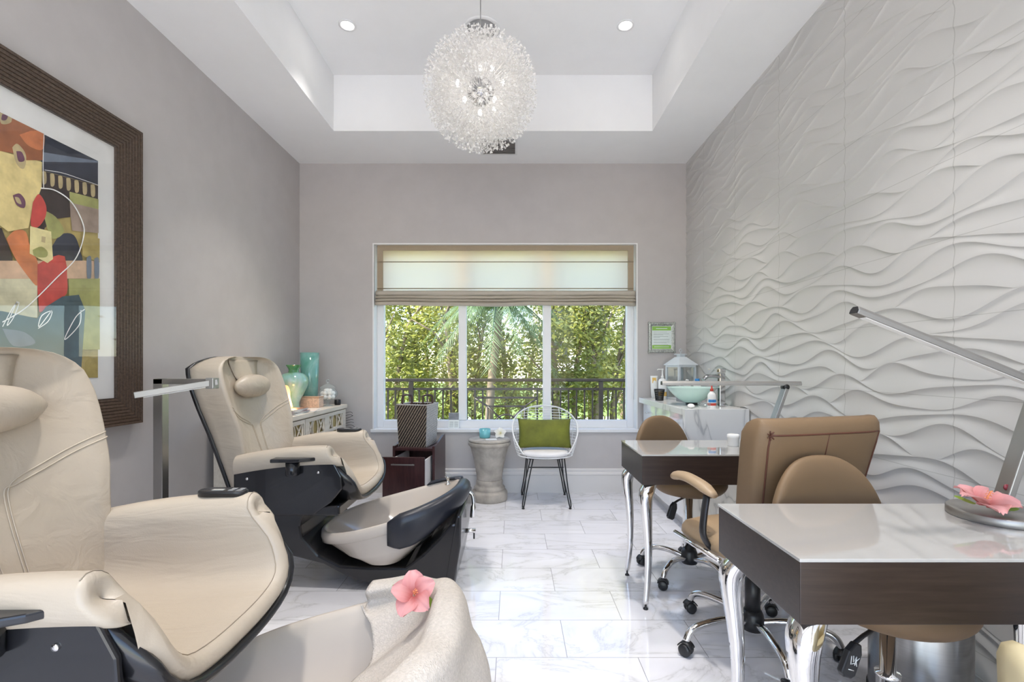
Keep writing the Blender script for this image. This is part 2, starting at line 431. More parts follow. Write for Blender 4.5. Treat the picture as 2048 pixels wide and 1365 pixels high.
# wave tiled wall: overlapping shingle-like crests
def wave_wall():
    r = random.Random(3)
    us = np.arange(0.0, YB+0.001, 0.019); nu = len(us)
    s = 0.064; nb = int(3.27/s)+2
    vs = []
    ph = [(r.uniform(0, 6.28), r.uniform(0, 6.28), r.uniform(0, 6.28)) for _ in range(nb+1)]
    prev = None
    for k in range(nb+1):
        a, b, c = ph[k]
        L1 = 0.60+0.22*((k*7) % 5)/4
        v = k*s-0.06+0.038*np.sin(2*pi*us/L1+a)+0.013*np.sin(2*pi*us/(L1*0.61)+b)+0.007*np.sin(2*pi*us/1.31+c)
        if prev is not None: v = np.maximum(v, prev+0.002)
        vs.append(v); prev = v
    T = [0, .12, .26, .42, .56, .68, .79, .89, .95, 1.0]
    verts = []; faces = []; n = 0
    X0 = XR-0.005; H = 0.0068
    for k in range(nb):
        lo = np.clip(vs[k], 0, ZC); hi = np.clip(vs[k+1], 0, ZC); g = hi-lo
        dep = np.minimum(0.11*g, H)
        for t in T:
            q = t**1.9
            verts.append(np.stack([X0-H+dep*(4*q*(1-q))**.9, us, lo+g*t], 1))
        base = np.arange(nu-1)
        for i in range(len(T)-1):
            a = n+i*nu+base
            faces.append(np.stack([a, a+nu, a+nu+1, a+1], 1))
        n += len(T)*nu
    V = np.concatenate(verts); F = np.concatenate(faces)
    me = bpy.data.meshes.new('wave_tiles')
    me.from_pydata(V.tolist(), [], F.tolist())
    me.polygons.foreach_set('use_smooth', [True]*len(F))
    me.materials.append(M['wave'])
    o = bpy.data.objects.new('wall_right', me); col.objects.link(o); tag(o, kind='structure')
    return o
wr = wave_wall()
bk = obj('wall_panel', MB().box(XR, XR+.1, YF, YB+.25, 0, 3.9), M['wall'], parent=wr)
obj('wall_panel', MB().box(XR-.006, XR, YF, 0.0, 0, ZC), M['wave'], parent=wr)

# window
win = struct('window_1', MB(), M['frame'])
def window():
    mb = MB(); y0, y1 = 4.87, 4.95
    mb.box(WX0, WX0+.075, y0, y1, WZ0, WZ1); mb.box(WX1-.075, WX1, y0, y1, WZ0, WZ1)
    mb.box(WX0+.075, WX1-.075, y0, y1, WZ0, WZ0+.075); mb.box(WX0+.075, WX1-.075, y0, y1, WZ1-.075, WZ1)
    for px0, px1 in ((917, 932.5), (1086, 1102)):
        mb.box((px0-CX)*y0/FPX, (px1-CX)*y0/FPX, y0-.005, y1, WZ0+.075, WZ1-.075)
    obj('window_frame', mb, M['frame'], win, bevel=0.006)
    xs = [WX0+.075, (917-CX)*y0/FPX, (932.5-CX)*y0/FPX, (1086-CX)*y0/FPX, (1102-CX)*y0/FPX, WX1-.075]
    for i in range(3):
        obj('pane', MB().box(xs[2*i], xs[2*i+1], 4.915, 4.919, WZ0+.075, WZ1-.075), M['pane'], win)
    mb = MB()
    mb.box(WX0, WX0+.012, YB-.004, 4.87, WZ0, WZ1); mb.box(WX1-.012, WX1, YB-.004, 4.87, WZ0, WZ1); mb.box(WX0+.012, WX1-.012, YB-.004, 4.87, WZ1-.012, WZ1)
    obj('window_lining', mb, M['trim'], win)
    obj('window_sill', MB().box(WX0-.02, WX1+.02, YB-.015, 4.95, WZ0-.03, WZ0), M['trim'], win, bevel=0.004)
window()

# ------------------------------------------------------------------ roman blind
def blind():
    t = thing('roman_blind', 'beige roman blind half drawn over the top of the window', 'blind', (0, 4.80, 0))
    x0, x1, zt, zb = WX0+.035, WX1-.03, 2.455, 2.00
    tr = fabric_translucent('sheer linen', (0.90, 0.80, 0.70), (1.0, 0.83, 0.71), 0.94)
    bo = fabric_translucent('beige lined linen', (0.52, 0.43, 0.32), (0.55, 0.43, 0.28), 0.22)
    fo = fabric_translucent('folded linen', (0.60, 0.54, 0.46), (0.5, 0.45, 0.36), 0.12)
    bd = 0.055
    rows = [[(x0+bd+(x1-x0-2*bd)*i/40, 0.004*sin(j*1.4)*sin(i*.8), zb+(zt-bd-zb)*j/8) for i in range(41)] for j in range(9)]
    obj('shade_panel', MB().grid(rows), tr, t)
    mb = MB()
    mb.box(x0, x0+bd, -.012, .004, zb, zt); mb.box(x1-bd, x1, -.012, .004, zb, zt); mb.box(x0+bd, x1-bd, -.012, .004, zt-bd, zt)
    obj('shade_border', mb, bo, t)
    for z in (2.285, 2.02):
        obj('batten', MB().tube([(x0, -.012, z), (x1, -.012, z)], 0.005, 8), bo, t)
    r = random.Random(5)
    prof = [(-.010, 2.0), (-.034, 1.985), (-.030, 1.955), (-.016, 1.948), (-.042, 1.938), (-.040, 1.922), (-.018, 1.915), (-.048, 1.905), (-.046, 1.892), (-.02, 1.885), (-.05, 1.876), (-.046, 1.855), (-.02, 1.85), (.01, 1.86), (.012, 1.98)]
    P = smooth_path([(0, y, z) for y, z in prof], 3)
    rows = []
    for i in range(61):
        u = i/60; x = x0-.012+(x1-x0+.024)*u
        sag = 0.006*sin(u*9+1)+0.004*sin(u*23)
        rows.append([(x, p.y+0.004*sin(u*17+k*.7), p.z+sag*((2.0-p.z)/.15)*(0.5+0.5*sin(k*.9))) for k, p in enumerate(P)])
    obj('fabric_folds', MB().grid(rows, cap0=True, cap1=True), fo, t)
    obj('pull_cord', MB().tube([(WX1-.045, .02, 2.0), (WX1-.047, .02, 1.2), (WX1-.04, .02, 0.92), (WX1-.02, .02, 0.91), (WX1-.015, .02, 1.2), (WX1-.015, .02, 2.0)], 0.0022, 6), M['white'], t)
blind()

# ------------------------------------------------------------------ outside
def outside():
    struct('balcony_floor', MB().box(-6, 6, 5.0, 6.35, -0.35, -0.02), M['concrete'])
    struct('ground', MB().box(-60, 60, 5.0, 90, -2.2, -2.0), M['lawn'])
    t = thing('balcony_railing', 'dark bronze metal balcony railing outside the window', 'railing', (0, 6.2, 0))
    Y = 6.2
    X = lambda px: (px-CX)*Y/FPX
    obj('top_rail', MB().box(-3.4, 3.4, -.03, .03, 1.045, 1.085), M['railing'], t, bevel=0.008)
    obj('lower_rail', MB().box(-3.4, 3.4, -.015, .015, 0.935, 0.965), M['railing'], t)
    obj('bottom_rail', MB().box(-3.4, 3.4, -.015, .015, 0.08, 0.11), M['railing'], t)
    for px in (822.5, 1201.5):
        obj('post', MB().box(X(px)-.027, X(px)+.027, -.027, .027, -.02, 1.045), M['railing'], t)
    for x in (-3.3, 3.3):
        obj('post', MB().box(x-.027, x+.027, -.027, .027, -.02, 1.045), M['railing'], t)
    for px in [776-16*k for k in range(5, -1, -1)]+[791, 806.5, 838.5, 854.5, 870, 886, 902, 918, 934, 950, 965.5]+[1074.5, 1089, 1105, 1121, 1137, 1153, 1169, 1185, 1216, 1232, 1248, 1264, 1280]:
        obj('baluster', MB().box(X(px)-.010, X(px)+.010, -.01, .01, 0.11, 0.935), M['railing'], t)
    # ornamental panel between the two long runs
    xa, xb = X(950), X(1074.5); xm = (xa+xb)/2
    mb = MB()
    mb.box(xa, xb, -.01, .01, 0.825, 0.85)
    q = 0.37
    mb.box(xm-q+.12, xm+q-.12, -.01, .01, 0.715, 0.738)
    for s in (-1, 1):
        for a, b in (((s*(xb-xa)/2, 0.83), (s*.24, 0.727)), ((s*.24, 0.727), (0, 0.50)), ((s*.24, 0.727), (s*.24, 0.11))):
            mb.tube([(xm+a[0], 0, a[1]), (xm+b[0], 0, b[1])], 0.012, 6)
    mb.tube([(xm+.15*cos(k*pi/10), 0, .48+.14*sin(k*pi/10)) for k in range(20)], 0.011, 6, closed=True)
    obj('ornament', mb, M['railing'], t)

    r = random.Random(11)
    def crown(mb, cx, cy, cz, rx, ry, rz, n, leaf, clump, rr):
        cl = []
        for _ in range(clump):
            while True:
                p = Vector((rr.uniform(-1, 1), rr.uniform(-1, 1), rr.uniform(-1, 1)))
                if 0.25 < p.length < 1: break
            cl.append((Vector((cx+p.x*rx, cy+p.y*ry, cz+p.z*rz)), rr.uniform(.28, .62)))
        for c, q in cl:
            for _ in range(n//clump):
                d = Vector((rr.gauss(0, 1), rr.gauss(0, 1), rr.gauss(0, .8)))*q*.5
                p = c+d; s = leaf*rr.uniform(.6, 1.3)
                a = Vector((rr.gauss(0, 1), rr.gauss(0, 1), rr.gauss(-.2, .6))).normalized()
                b = a.cross(Vector((rr.gauss(0, .6), rr.gauss(0, .6), 1))).normalized()
                mb.add([p-a*s, p+b*s*.45, p+a*s, p-b*s*.45], [(0, 1, 2, 3)])
    def tree(X, Y, top, rx, ry, label, leafm, n, forks=3, lean=0.0, low=0.0):
        t = thing('leafy_tree', label, 'tree', (X, Y, -2.0), 0, 'trees beyond the balcony')
        rr = random.Random(int(X*100)+int(Y*10))
        mb = MB()
        for k in range(forks):
            a = 2*pi*k/forks+rr.uniform(-.4, .4)
            pts = [(rr.uniform(-.1, .1), rr.uniform(-.1, .1), 0), (.25*cos(a), .2*sin(a), 1.4), (lean*.5+.6*cos(a)*rx*.5, .5*sin(a), 2.6+rr.uniform(-.2, .4)), (lean+.9*cos(a)*rx*.6, .8*sin(a)*ry*.6, 4.0), (lean+cos(a)*rx*.8, sin(a)*ry*.7, top+1.2)]
            P = smooth_path(pts, 4); mb.tube(P, [.085*(1-.8*i/(len(P)-1)) for i in range(len(P))], 7)
            for j in (7, 10, 13):
                q = P[min(j, len(P)-1)]; e = q+Vector((rr.uniform(-.7, .7), rr.uniform(-.5, .5), rr.uniform(.5, 1.1)))
                mb.tube([q, (q+e)/2+Vector((.05, .05, .1)), e], [.03, .022, .008], 5)
        obj('trunk', mb, M['bark'], t)
        mb = MB(); h = (top+2.0-1.8-low)/2
        crown(mb, lean, 0, 1.8+low+h, rx, ry, h, int(n*1.15), .058, max(30, n//120), rr)
        obj('foliage', mb, leafm, t, merge=False, recalc=False)
    tree(-2.6, 9.6, 3.0, 1.0, .9, 'pale leafy tree at the left edge of the window view', M['leafA'], 5200)
    tree(-1.75, 10.6, 3.9, 1.0, .9, 'tall bright tree behind the middle of the left pane', M['leafY'], 5200)
    tree(-1.0, 9.3, 2.9, .8, .8, 'dark leafy tree behind the first window mullion', M['leafB'], 4600)
    tree(0.95, 9.3, 3.2, .85, .8, 'dark leafy tree between the palm and the second window mullion', M['leafB'], 5000)
    tree(1.75, 9.9, 4.4, .95, .9, 'tall bright tree filling the left of the right pane', M['leafY'], 6200)
    tree(2.75, 10.4, 4.2, 1.0, .9, 'tall green tree at the right edge of the window view', M['leafA'], 5600)
    tree(0.0, 11.6, 2.1, 1.1, .9, 'low yellow green tree behind the palm trunk', M['leafY'], 4200)
    tree(-3.2, 12.5, 3.2, 1.2, 1.0, 'distant tree far left beyond the balcony posts', M['leafA'], 3600)
    tree(3.1, 13.0, 2.6, 1.2, 1.0, 'distant low tree behind the right railing post', M['leafB'], 3600)
    # palm
    t = thing('palm_tree', 'slender palm tree rising behind the middle pane', 'palm tree', (-.36, 8.35, -2.0))
    P = smooth_path([(-.12, 0, 0), (-.10, 0, 1.5), (-.02, 0, 3.0), (.08, 0, 3.8), (.10, 0, 4.38)], 6)
    mb = MB(); mb.tube(P, [.085-.03*i/(len(P)-1)+(0.03 if i > len(P)-5 else 0) for i in range(len(P))], 12); obj('trunk', mb, M['bark'], t)
    for k in range(17):
        a = 2*pi*k/17+.2; el = r.uniform(-.35, .8); L = r.uniform(1.0, 1.3)
        mb = MB(); pts = []
        for i in range(9):
            q = i/8; pts.append(Vector((cos(a)*L*q*cos(el*(1-q)), sin(a)*L*q*cos(el*(1-q)), .05+L*(sin(el)*q-.95*q*q))))
        mb.tube(pts, [.018*(1-.8*i/8) for i in range(9)], 5)
        sd = Vector((-sin(a), cos(a), 0))
        for i in range(1, 40):
            q = i/40*8; j = min(int(q), 7); p = pts[j].lerp(pts[j+1], q-j)
            for s in (-1, 1):
                d = (sd*s*.75+Vector((cos(a)*.5, sin(a)*.5, -.55-.4*r.random()))).normalized(); l = .34*(1-.5*abs(i/40-.4))
                w = (pts[j+1]-pts[j]).normalized()*.016
                mb.add([p-w, p+w, p+d*l+Vector((0, 0, -.04))], [(0, 1, 2)])
        obj('frond', mb, M['palmleaf'], t, loc=(.10, 0, 4.36), merge=False, recalc=False)
    # hedge, cars, building
    mb = MB(); rr = random.Random(2)
    for i in range(60):
        crown(mb, -4.2+8.4*i/59, 0, .65+.2*rr.random(), .25, .3, .65, 90, .06, 6, rr)
    h = obj('hedge', mb, M['leafB'], merge=False, recalc=False, loc=(0, 7.45, -2.0)); tag(h, 'low dark green hedge growing behind the balcony railing', 'hedge')
    def car(x, y, rz, paint, label):
        t = thing('parked_car', label, 'car', (x, y, -2.0), rz)
        pr = [(-2.1, .35), (-2.15, .75), (-1.9, .9), (-1.3, .95), (-.8, 1.4), (.6, 1.42), (1.25, .98), (2.0, .85), (2.15, .6), (2.1, .35)]
        obj('car_body', MB().prism(pr, -.85, .85), paint, t, bevel=.06)
        w = [(-1.15, .98), (-.75, 1.34), (.55, 1.36), (1.1, .99)]
        obj('windows', MB().prism(w, -.856, .856), M['black'], t)
        for xx in (-1.3, 1.3):
            for s in (-1, 1):
                obj('wheel', MB().lathe([(.0, -.1), (.3, -.1), (.33, -.05), (.33, .05), (.3, .1), (0, .1)], 20, M=Matrix.Translation((xx, s*.8, .33)) @ Matrix.Rotation(pi/2, 4, 'X')), M['black'], t)
    car(-5.6, 20.5, .1, M['red'], 'red car parked beyond the hedge at far left')
    car(-2.2, 16.5, 0, M['white'], 'white car parked behind the trees of the left pane')
    car(3.0, 16.5, .1, M['white'], 'white car parked behind the railing of the right pane')
    b = thing('apartment_building', 'pale apartment building glimpsed behind the trees on the right', 'building', (9, 42, -2.0))
    obj('wall', MB().box(-7, 7, 0, 8, 0, 17), mat('pale stucco', (.72, .62, .56), .9), b)
    for f in range(5):
        obj('balcony_slab', MB().box(-7.2, 7.2, -1.2, 0, 2.8+3*f, 3.1+3*f), M['trim'], b)
        for i in range(4):
            obj('window', MB().box(-6+3.4*i, -4.2+3.4*i, -.06, 0, 3.5+3*f, 5.3+3*f), M['black'], b)
outside()

# ------------------------------------------------------------------ ceiling fittings and lights
def ceiling_fittings():
    glow = emis('downlight glow', (1, .95, .88), 14)
    spots = [(-1.206, 3.49, 'left recessed downlight glowing in the tray ceiling'), (.813, 3.49, 'right recessed downlight glowing in the tray ceiling')]
    for i, (x, y) in enumerate([(-1.206, 1.75), (.813, 1.75), (-1.206, .0), (.813, .0)]):  # unseen downlights above the camera, added to light the room
        spots.append((x, y, None))
    for x, y, lab in spots:
        t = thing('recessed_downlight', lab or 'added unseen downlight in the tray ceiling above the camera', 'ceiling light', (x, y, ZT), 0, 'recessed downlights')
        obj('trim_ring', MB().lathe([(.062, 0), (.062, -.006), (.048, -.008), (.042, 0)], 28, caps=False), M['trim'], t)
        obj('bulb', MB().lathe([(.0, -.006), (.041, -.004), (.042, -.001)], 24, caps=False), glow, t)
        lamp('downlight_lamp', 'AREA', (0, 0, -.015), DOWN_W, (1, .95, .90), t, shape='DISK', size=.22, spread=R(70))
    for x, y in ((-1.8, -.5), (1.45, -.5), (-1.8, -1.2), (1.45, -1.2)):
        pass
    sp = thing('ceiling_speaker', 'round grey speaker grille set in the tray ceiling behind the chandelier', 'speaker', (-.235, 3.53, ZT))
    obj('trim_ring', MB().lathe([(.135, 0), (.135, -.008), (.112, -.010), (.108, 0)], 36, caps=False), M['trim'], sp)
    obj('grille', MB().lathe([(.0, -.004), (.108, -.004), (.109, 0)], 36, caps=False), mat('grey grille', (.33, .33, .33), .7), sp)
    v = thing('air_vent', 'white framed air vent with dark louvres in the lowered ceiling', 'vent', (-.135, 4.37, ZC))
    mb = MB(); a, b = .15, .155
    mb.box(-a-.02, a+.02, -b-.02, -b, -.008, 0); mb.box(-a-.02, a+.02, b, b+.02, -.008, 0); mb.box(-a-.02, -a, -b, b, -.008, 0); mb.box(a, a+.02, -b, b, -.008, 0)
    obj('vent_frame', mb, M['trim'], v)
    obj('backing', MB().box(-a, a, -b, b, -.002, -.0005), M['black'], v)
    for k in range(11):
        y = -b+.014+k*.0282
        obj('louvre', MB().box(-a, a, y-.006, y+.006, -.007, -.003), M['alu'], v)
ceiling_fittings()

def chandelier():
    C = Vector((-.18, 2.62, 2.745)); RR = .315
    t = thing('crystal_chandelier', 'round crystal flower chandelier hanging from the tray ceiling', 'chandelier', C)
    ct = NT('crystal petals')
    ct.b.inputs['Base Color'].default_value = (.93, .92, .91, 1); ct.b.inputs['Roughness'].default_value = .12
    tr = ct.new('ShaderNodeBsdfTransparent'); tl = ct.new('ShaderNodeBsdfTranslucent'); tl.inputs[0].default_value = (.95, .94, .93, 1)
    m1 = ct.new('ShaderNodeMixShader'); m1.inputs[0].default_value = .45; ct.link(ct.b.outputs[0], m1.inputs[1]); ct.link(tl.outputs[0], m1.inputs[2])
    m2 = ct.new('ShaderNodeMixShader'); m2.inputs[0].default_value = .25; ct.link(m1.outputs[0], m2.inputs[1]); ct.link(tr.outputs[0], m2.inputs[2])
    ct.link(m2.outputs[0], ct.out.inputs[0]); cm = ct.m
    obj('core', MB().ball((0, 0, 0), .075, 24, 14), M['chromedark'], t)
    obj('hanging_cord', MB().tube([(0, 0, .05), (0, 0, ZT-C.z)], .003, 6), M['steel'], t)
    obj('ceiling_canopy', MB().lathe([(.06, ZT-C.z-.002), (.058, ZT-C.z-.02), (.02, ZT-C.z-.03), (0, ZT-C.z-.03)], 24), M['chrome'], t)
    gl = emis('bulb glow', (1, .95, .88), 2.5)
    dirs = [(0, 0, 1), (0, -.2, -1), (.9, -.3, .2), (-.9, -.3, .2), (.6, -.5, -.6), (-.6, -.5, -.6), (.5, -.6, .6), (-.5, .7, .3), (.5, .7, -.3)]
    for d in dirs:
        d = Vector(d).normalized()*.13
        b = obj('bulb', MB().ball((0, 0, 0), .011, 10, 8, (1, 1, 1.6)), gl, t, loc=d)
        lamp('bulb_lamp', 'POINT', d*1.1, BULB_W, (1, .94, .87), t, shadow_soft_size=.05)
    r = random.Random(9)
    def spray_mesh(seed):
        q = random.Random(seed); mb = MB()
        mb.tube([(0, 0, .05), (0, 0, .24)], .0012, 4)
        for k in range(15):
            h = q.uniform(.19, RR); a = q.uniform(0, 2*pi); rad = q.uniform(.008, .045)*(h/RR)
            c = Vector((cos(a)*rad, sin(a)*rad, h)); s = q.uniform(.006, .0095)
            mb.tube([(0, 0, h-.05), c], .0007, 3, caps=False)
            u = Vector((q.gauss(0, 1), q.gauss(0, 1), q.gauss(0, 1))).normalized(); w = u.orthogonal().normalized(); x = u.cross(w)
            pts = [c+u*s*.45, c-u*s*.45]+[c+(w*cos(j*pi/3)+x*sin(j*pi/3))*s*(1 if j % 2 else .72) for j in range(6)]
            fs = []
            for j in range(6): fs += [(0, 2+j, 2+(j+1) % 6), (1, 2+(j+1) % 6, 2+j)]
            mb.add(pts, fs)
        return mb
    protos = [spray_mesh(s) for s in range(4)]
    N = 330; ga = pi*(3-5**.5); pl = []
    for i in range(N):
        z = 1-2*(i+.5)/N; rad = (1-z*z)**.5
        pl.append(Vector((cos(i*ga)*rad, sin(i*ga)*rad, z)))
    view = (Vector((0, 0, CAMZ))-C).normalized()
    pl.sort(key=lambda p: -p.dot(view))
    po = None; rest = MB()
    objs = []
    for i, d in enumerate(pl):
        rot = d.to_track_quat('Z', 'Y')
        if i < 100:
            if i < 4: o = obj('crystal_spray', protos[i], cm, t, merge=False, recalc=False); objs.append(o)
            else: o = objs[i % 4].copy(); col.objects.link(o); o.parent = t
            o.rotation_euler = (rot @ Matrix.Rotation(r.uniform(0, 6), 3, 'Z').to_quaternion()).to_euler()
        else:
            q = protos[i % 4]; Mx = (rot @ Matrix.Rotation(r.uniform(0, 6), 3, 'Z').to_quaternion()).to_matrix().to_4x4()
            rest.add(q.v, q.f, False, Mx)
    tag(obj('crystal_sprays', rest, cm, t, merge=False, recalc=False), kind='stuff')
chandelier()

# ------------------------------------------------------------------ framed painting on the left wall
def painting():
    XP = XL
    Yr, Zt, Zb = 2.672, 2.545, .935; Yl = 1.30; fw = .145
    t = thing('framed_painting', 'large abstract painting in a ribbed dark wood frame on the left wall', 'picture', (XP, (Yl+Yr)/2, (Zt+Zb)/2))
    inv = Matrix.Translation((-XP, -(Yl+Yr)/2, -(Zt+Zb)/2))
    # ribbed frame profile: (inset from the outer edge, height from the wall)
    prof = [(0, 0), (0, .055)]
    for k in range(9):
        a = fw*k/9; h = .055-.003*k
        prof += [(a+.001, h), (a+fw/9*.75, h-.001), (a+fw/9*.8, h-.006), (a+fw/9*.98, h-.006)]
    prof += [(fw, .03), (fw, 0)]
    rows = []
    for (ys, zs) in ((Yl, Zb), (Yr, Zb), (Yr, Zt), (Yl, Zt)):
        sy = 1 if ys == Yl else -1; sz = 1 if zs == Zb else -1
        rows.append([(XP+h, ys+sy*a, zs+sz*a) for a, h in prof])
    fm = wood('dark ribbed wood', (.040, .026, .018), (.12, .080, .058), .5, (3, 3, 3), 30)
    obj('picture_frame', MB().grid(rows, cv=True, smooth=False, M=inv), fm, t)
    obj('mat_board', MB().box(XP+.002, XP+.014, Yl+fw-.01, Yr-fw+.01, Zb+fw-.01, Zt-fw+.01, M=inv), mat('white mat board', (.80, .79, .77), .8), t)
    # art sheet and its painted shapes
    XA = XP+.016
    def P(cx, cy, d=0):
        px, py = cx/2.732, 200+cy/2.732
        Y = FPX*XA/(px-CX); return (XA+d, Y, CAMZ-(py-CY)*Y/FPX)
    y0, y1 = 1.55, P(535, 0)[1]; za, zb2 = Zb+fw+.11, Zt-fw-.115
    cols = {'ochre': (.42, .33, .12), 'navy': (.035, .04, .06), 'rust': (.34, .12, .05), 'yellow': (.72, .58, .26), 'dark': (.045, .032, .03), 'red': (.55, .07, .06), 'orange': (.60, .20, .08),
            'cream': (.75, .66, .33), 'olive': (.36, .36, .13), 'mauve': (.33, .25, .20), 'peach': (.62, .42, .28), 'white': (.8, .8, .78), 'teal': (.06, .10, .12), 'slate': (.16, .19, .25), 'plum': (.15, .06, .10), 'tan': (.50, .40, .22), 'sand': (.60, .56, .38)}
    keys = list(cols); mats = [mat('paint '+k, v, .6, var=.22, vscale=14) for k, v in cols.items()]
    ks = {k: i for i, k in enumerate(keys)}
    art = MB(); art.box(XA-.003, XA, y0, y1, za, zb2, M=inv, mi=ks['ochre'])
    lay = [0.0]
    def clampP(p):
        return (p[0], min(max(p[1], y0), y1), min(max(p[2], za), zb2))
    def shape(c, pts, sm=0):
        lay[0] += .00025
        if sm:
            q = pts+[pts[0]]; q = [(v.x, v.y) for v in smooth_path([(a, b, 0) for a, b in q], sm)][:-1]
        else: q = pts
        art.add([clampP(P(a, b, lay[0])) for a, b in q], [list(range(len(q)))], False, inv, ks[c])
    def stroke(c, pts, w=4):
        lay[0] += .00025
        q = smooth_path([(a, b, 0) for a, b in pts], 8); L = []; Rr = []
        for i, p in enumerate(q):
            d = (q[min(i+1, len(q)-1)]-q[max(i-1, 0)]).normalized(); n = Vector((-d.y, d.x, 0))*w/2
            L.append(clampP(P(p.x+n.x, p.y+n.y, lay[0]))); Rr.append(clampP(P(p.x-n.x, p.y-n.y, lay[0])))
        art.grid([L, Rr], smooth=False, M=inv, mi=ks[c])
    B = -420
    shape('navy', [(225, -60), (540, -60), (540, 470), (225, 385)])
    shape('slate', [(230, 285), (540, 315), (540, 345), (230, 338)])
    shape('dark', [(220, 385), (540, 472), (540, 545), (215, 478)])
    for k in range(8):
        x = 228+44*k; shape('tan', [(x, 392+12*k), (x+22, 395+12*k), (x+24, 452+12*k), (x+4, 458+11*k)], 4)
    shape('olive', [(372, 500), (540, 545), (540, 640), (372, 600)]); shape('mauve', [(375, 560), (540, 600), (540, 730), (390, 715)])
    shape('dark', [(210, 485), (375, 500), (380, 640), (300, 650), (240, 700), (200, 880), (200, 620)])
    shape('navy', [(280, 800), (330, 735), (400, 740), (435, 830), (435, 890), (280, 890)], 4)
    shape('olive', [(230, 600), (300, 640), (345, 720), (285, 760), (250, 690)], 4)
    shape('yellow', [(B, 250), (0, 280), (225, 340), (222, 480), (165, 630), (150, 700), (40, 720), (-40, 660), (B, 600)])
    shape('rust', [(B, -350), (0, -40), (222, -40), (230, 330), (140, 330), (60, 290), (0, 280), (B, 240)])
    shape('orange', [(100, 190), (225, 160), (228, 270), (150, 250)], 4)
    shape('tan', [(60, 260), (90, 240), (135, 300), (125, 375), (85, 350)], 5); shape('plum', [(82, 280), (112, 285), (128, 330), (95, 335)], 5)
    shape('tan', [(-10, 70), (45, 60), (55, 120), (0, 130)], 4); shape('plum', [(5, 78), (35, 85), (25, 110), (0, 108)], 4)
    shape('plum', [(62, 522), (100, 512), (130, 550), (125, 590), (85, 575)], 5); shape('tan', [(72, 530), (95, 535), (110, 570), (84, 560)], 4)
    shape('red', [(172, 560), (205, 515), (243, 575), (240, 640), (200, 695), (160, 680)], 5)
    shape('dark', [(B, 700), (0, 700), (60, 860), (60, 880), (B, 880)])
    shape('peach', [(B, 880), (540, 880), (540, 978), (B, 978)])
    shape('sand', [(B, 978), (195, 978), (195, 1190), (B, 1150)])
    shape('orange', [(25, 760), (70, 715), (130, 720), (155, 800), (200, 900), (195, 1015), (140, 960), (70, 860)], 4)
    shape('red', [(195, 900), (270, 860), (345, 855), (358, 980), (355, 1060), (290, 1110), (205, 1160)], 2)
    shape('cream', [(155, 690), (270, 720), (280, 870), (250, 892), (152, 840)]); shape('olive', [(168, 820), (215, 802), (250, 830), (240, 860), (180, 855)], 4)
    shape('tan', [(218, 745), (240, 750), (236, 782), (215, 775)])
    shape('ochre', [(440, 735), (540, 760), (540, 890), (440, 850)])
    shape('slate', [(463, 862), (488, 858), (488, 970), (466, 972)], 3); shape('slate', [(505, 868), (530, 866), (530, 972), (508, 975)], 3)
    shape('olive', [(365, 978), (540, 978), (540, 1365), (365, 1365)])
    shape('teal', [(B, 1150), (0, 1155), (190, 1195), (240, 1130), (330, 1075), (420, 1065), (455, 1150), (430, 1600), (B, 1600)])
    shape('slate', [(0, 1250), (120, 1270), (180, 1330), (60, 1345)], 4)
    stroke('white', [(210, 482), (290, 495), (380, 560), (440, 670), (445, 750), (400, 870), (300, 970), (190, 1080), (110, 1150), (0, 1215)], 6)
    stroke('white', [(80, 1100), (25, 1230), (60, 1190), (90, 1110), (60, 1130), (0, 1240)], 5)
    stroke('white', [(270, 1150), (200, 1240), (215, 1180), (270, 1155), (250, 1210), (195, 1250)], 5)
    stroke('white', [(450, 1145), (400, 1190), (340, 1310), (420, 1230), (430, 1150)], 5)
    stroke('white', [(228, 160), (222, 330), (225, 480)], 4)
    stroke('white', [(230, 383), (330, 400), (450, 440), (535, 470)], 3)
    obj('art_print', art, mats, t, merge=False, recalc=False)
    obj('glazing', MB().box(XP+.026, XP+.028, Yl+fw-.004, Yr-fw+.004, Zb+fw-.004, Zt-fw+.004, M=inv), glass_mat('picture glass', (1, 1, 1), .05), t)
painting()

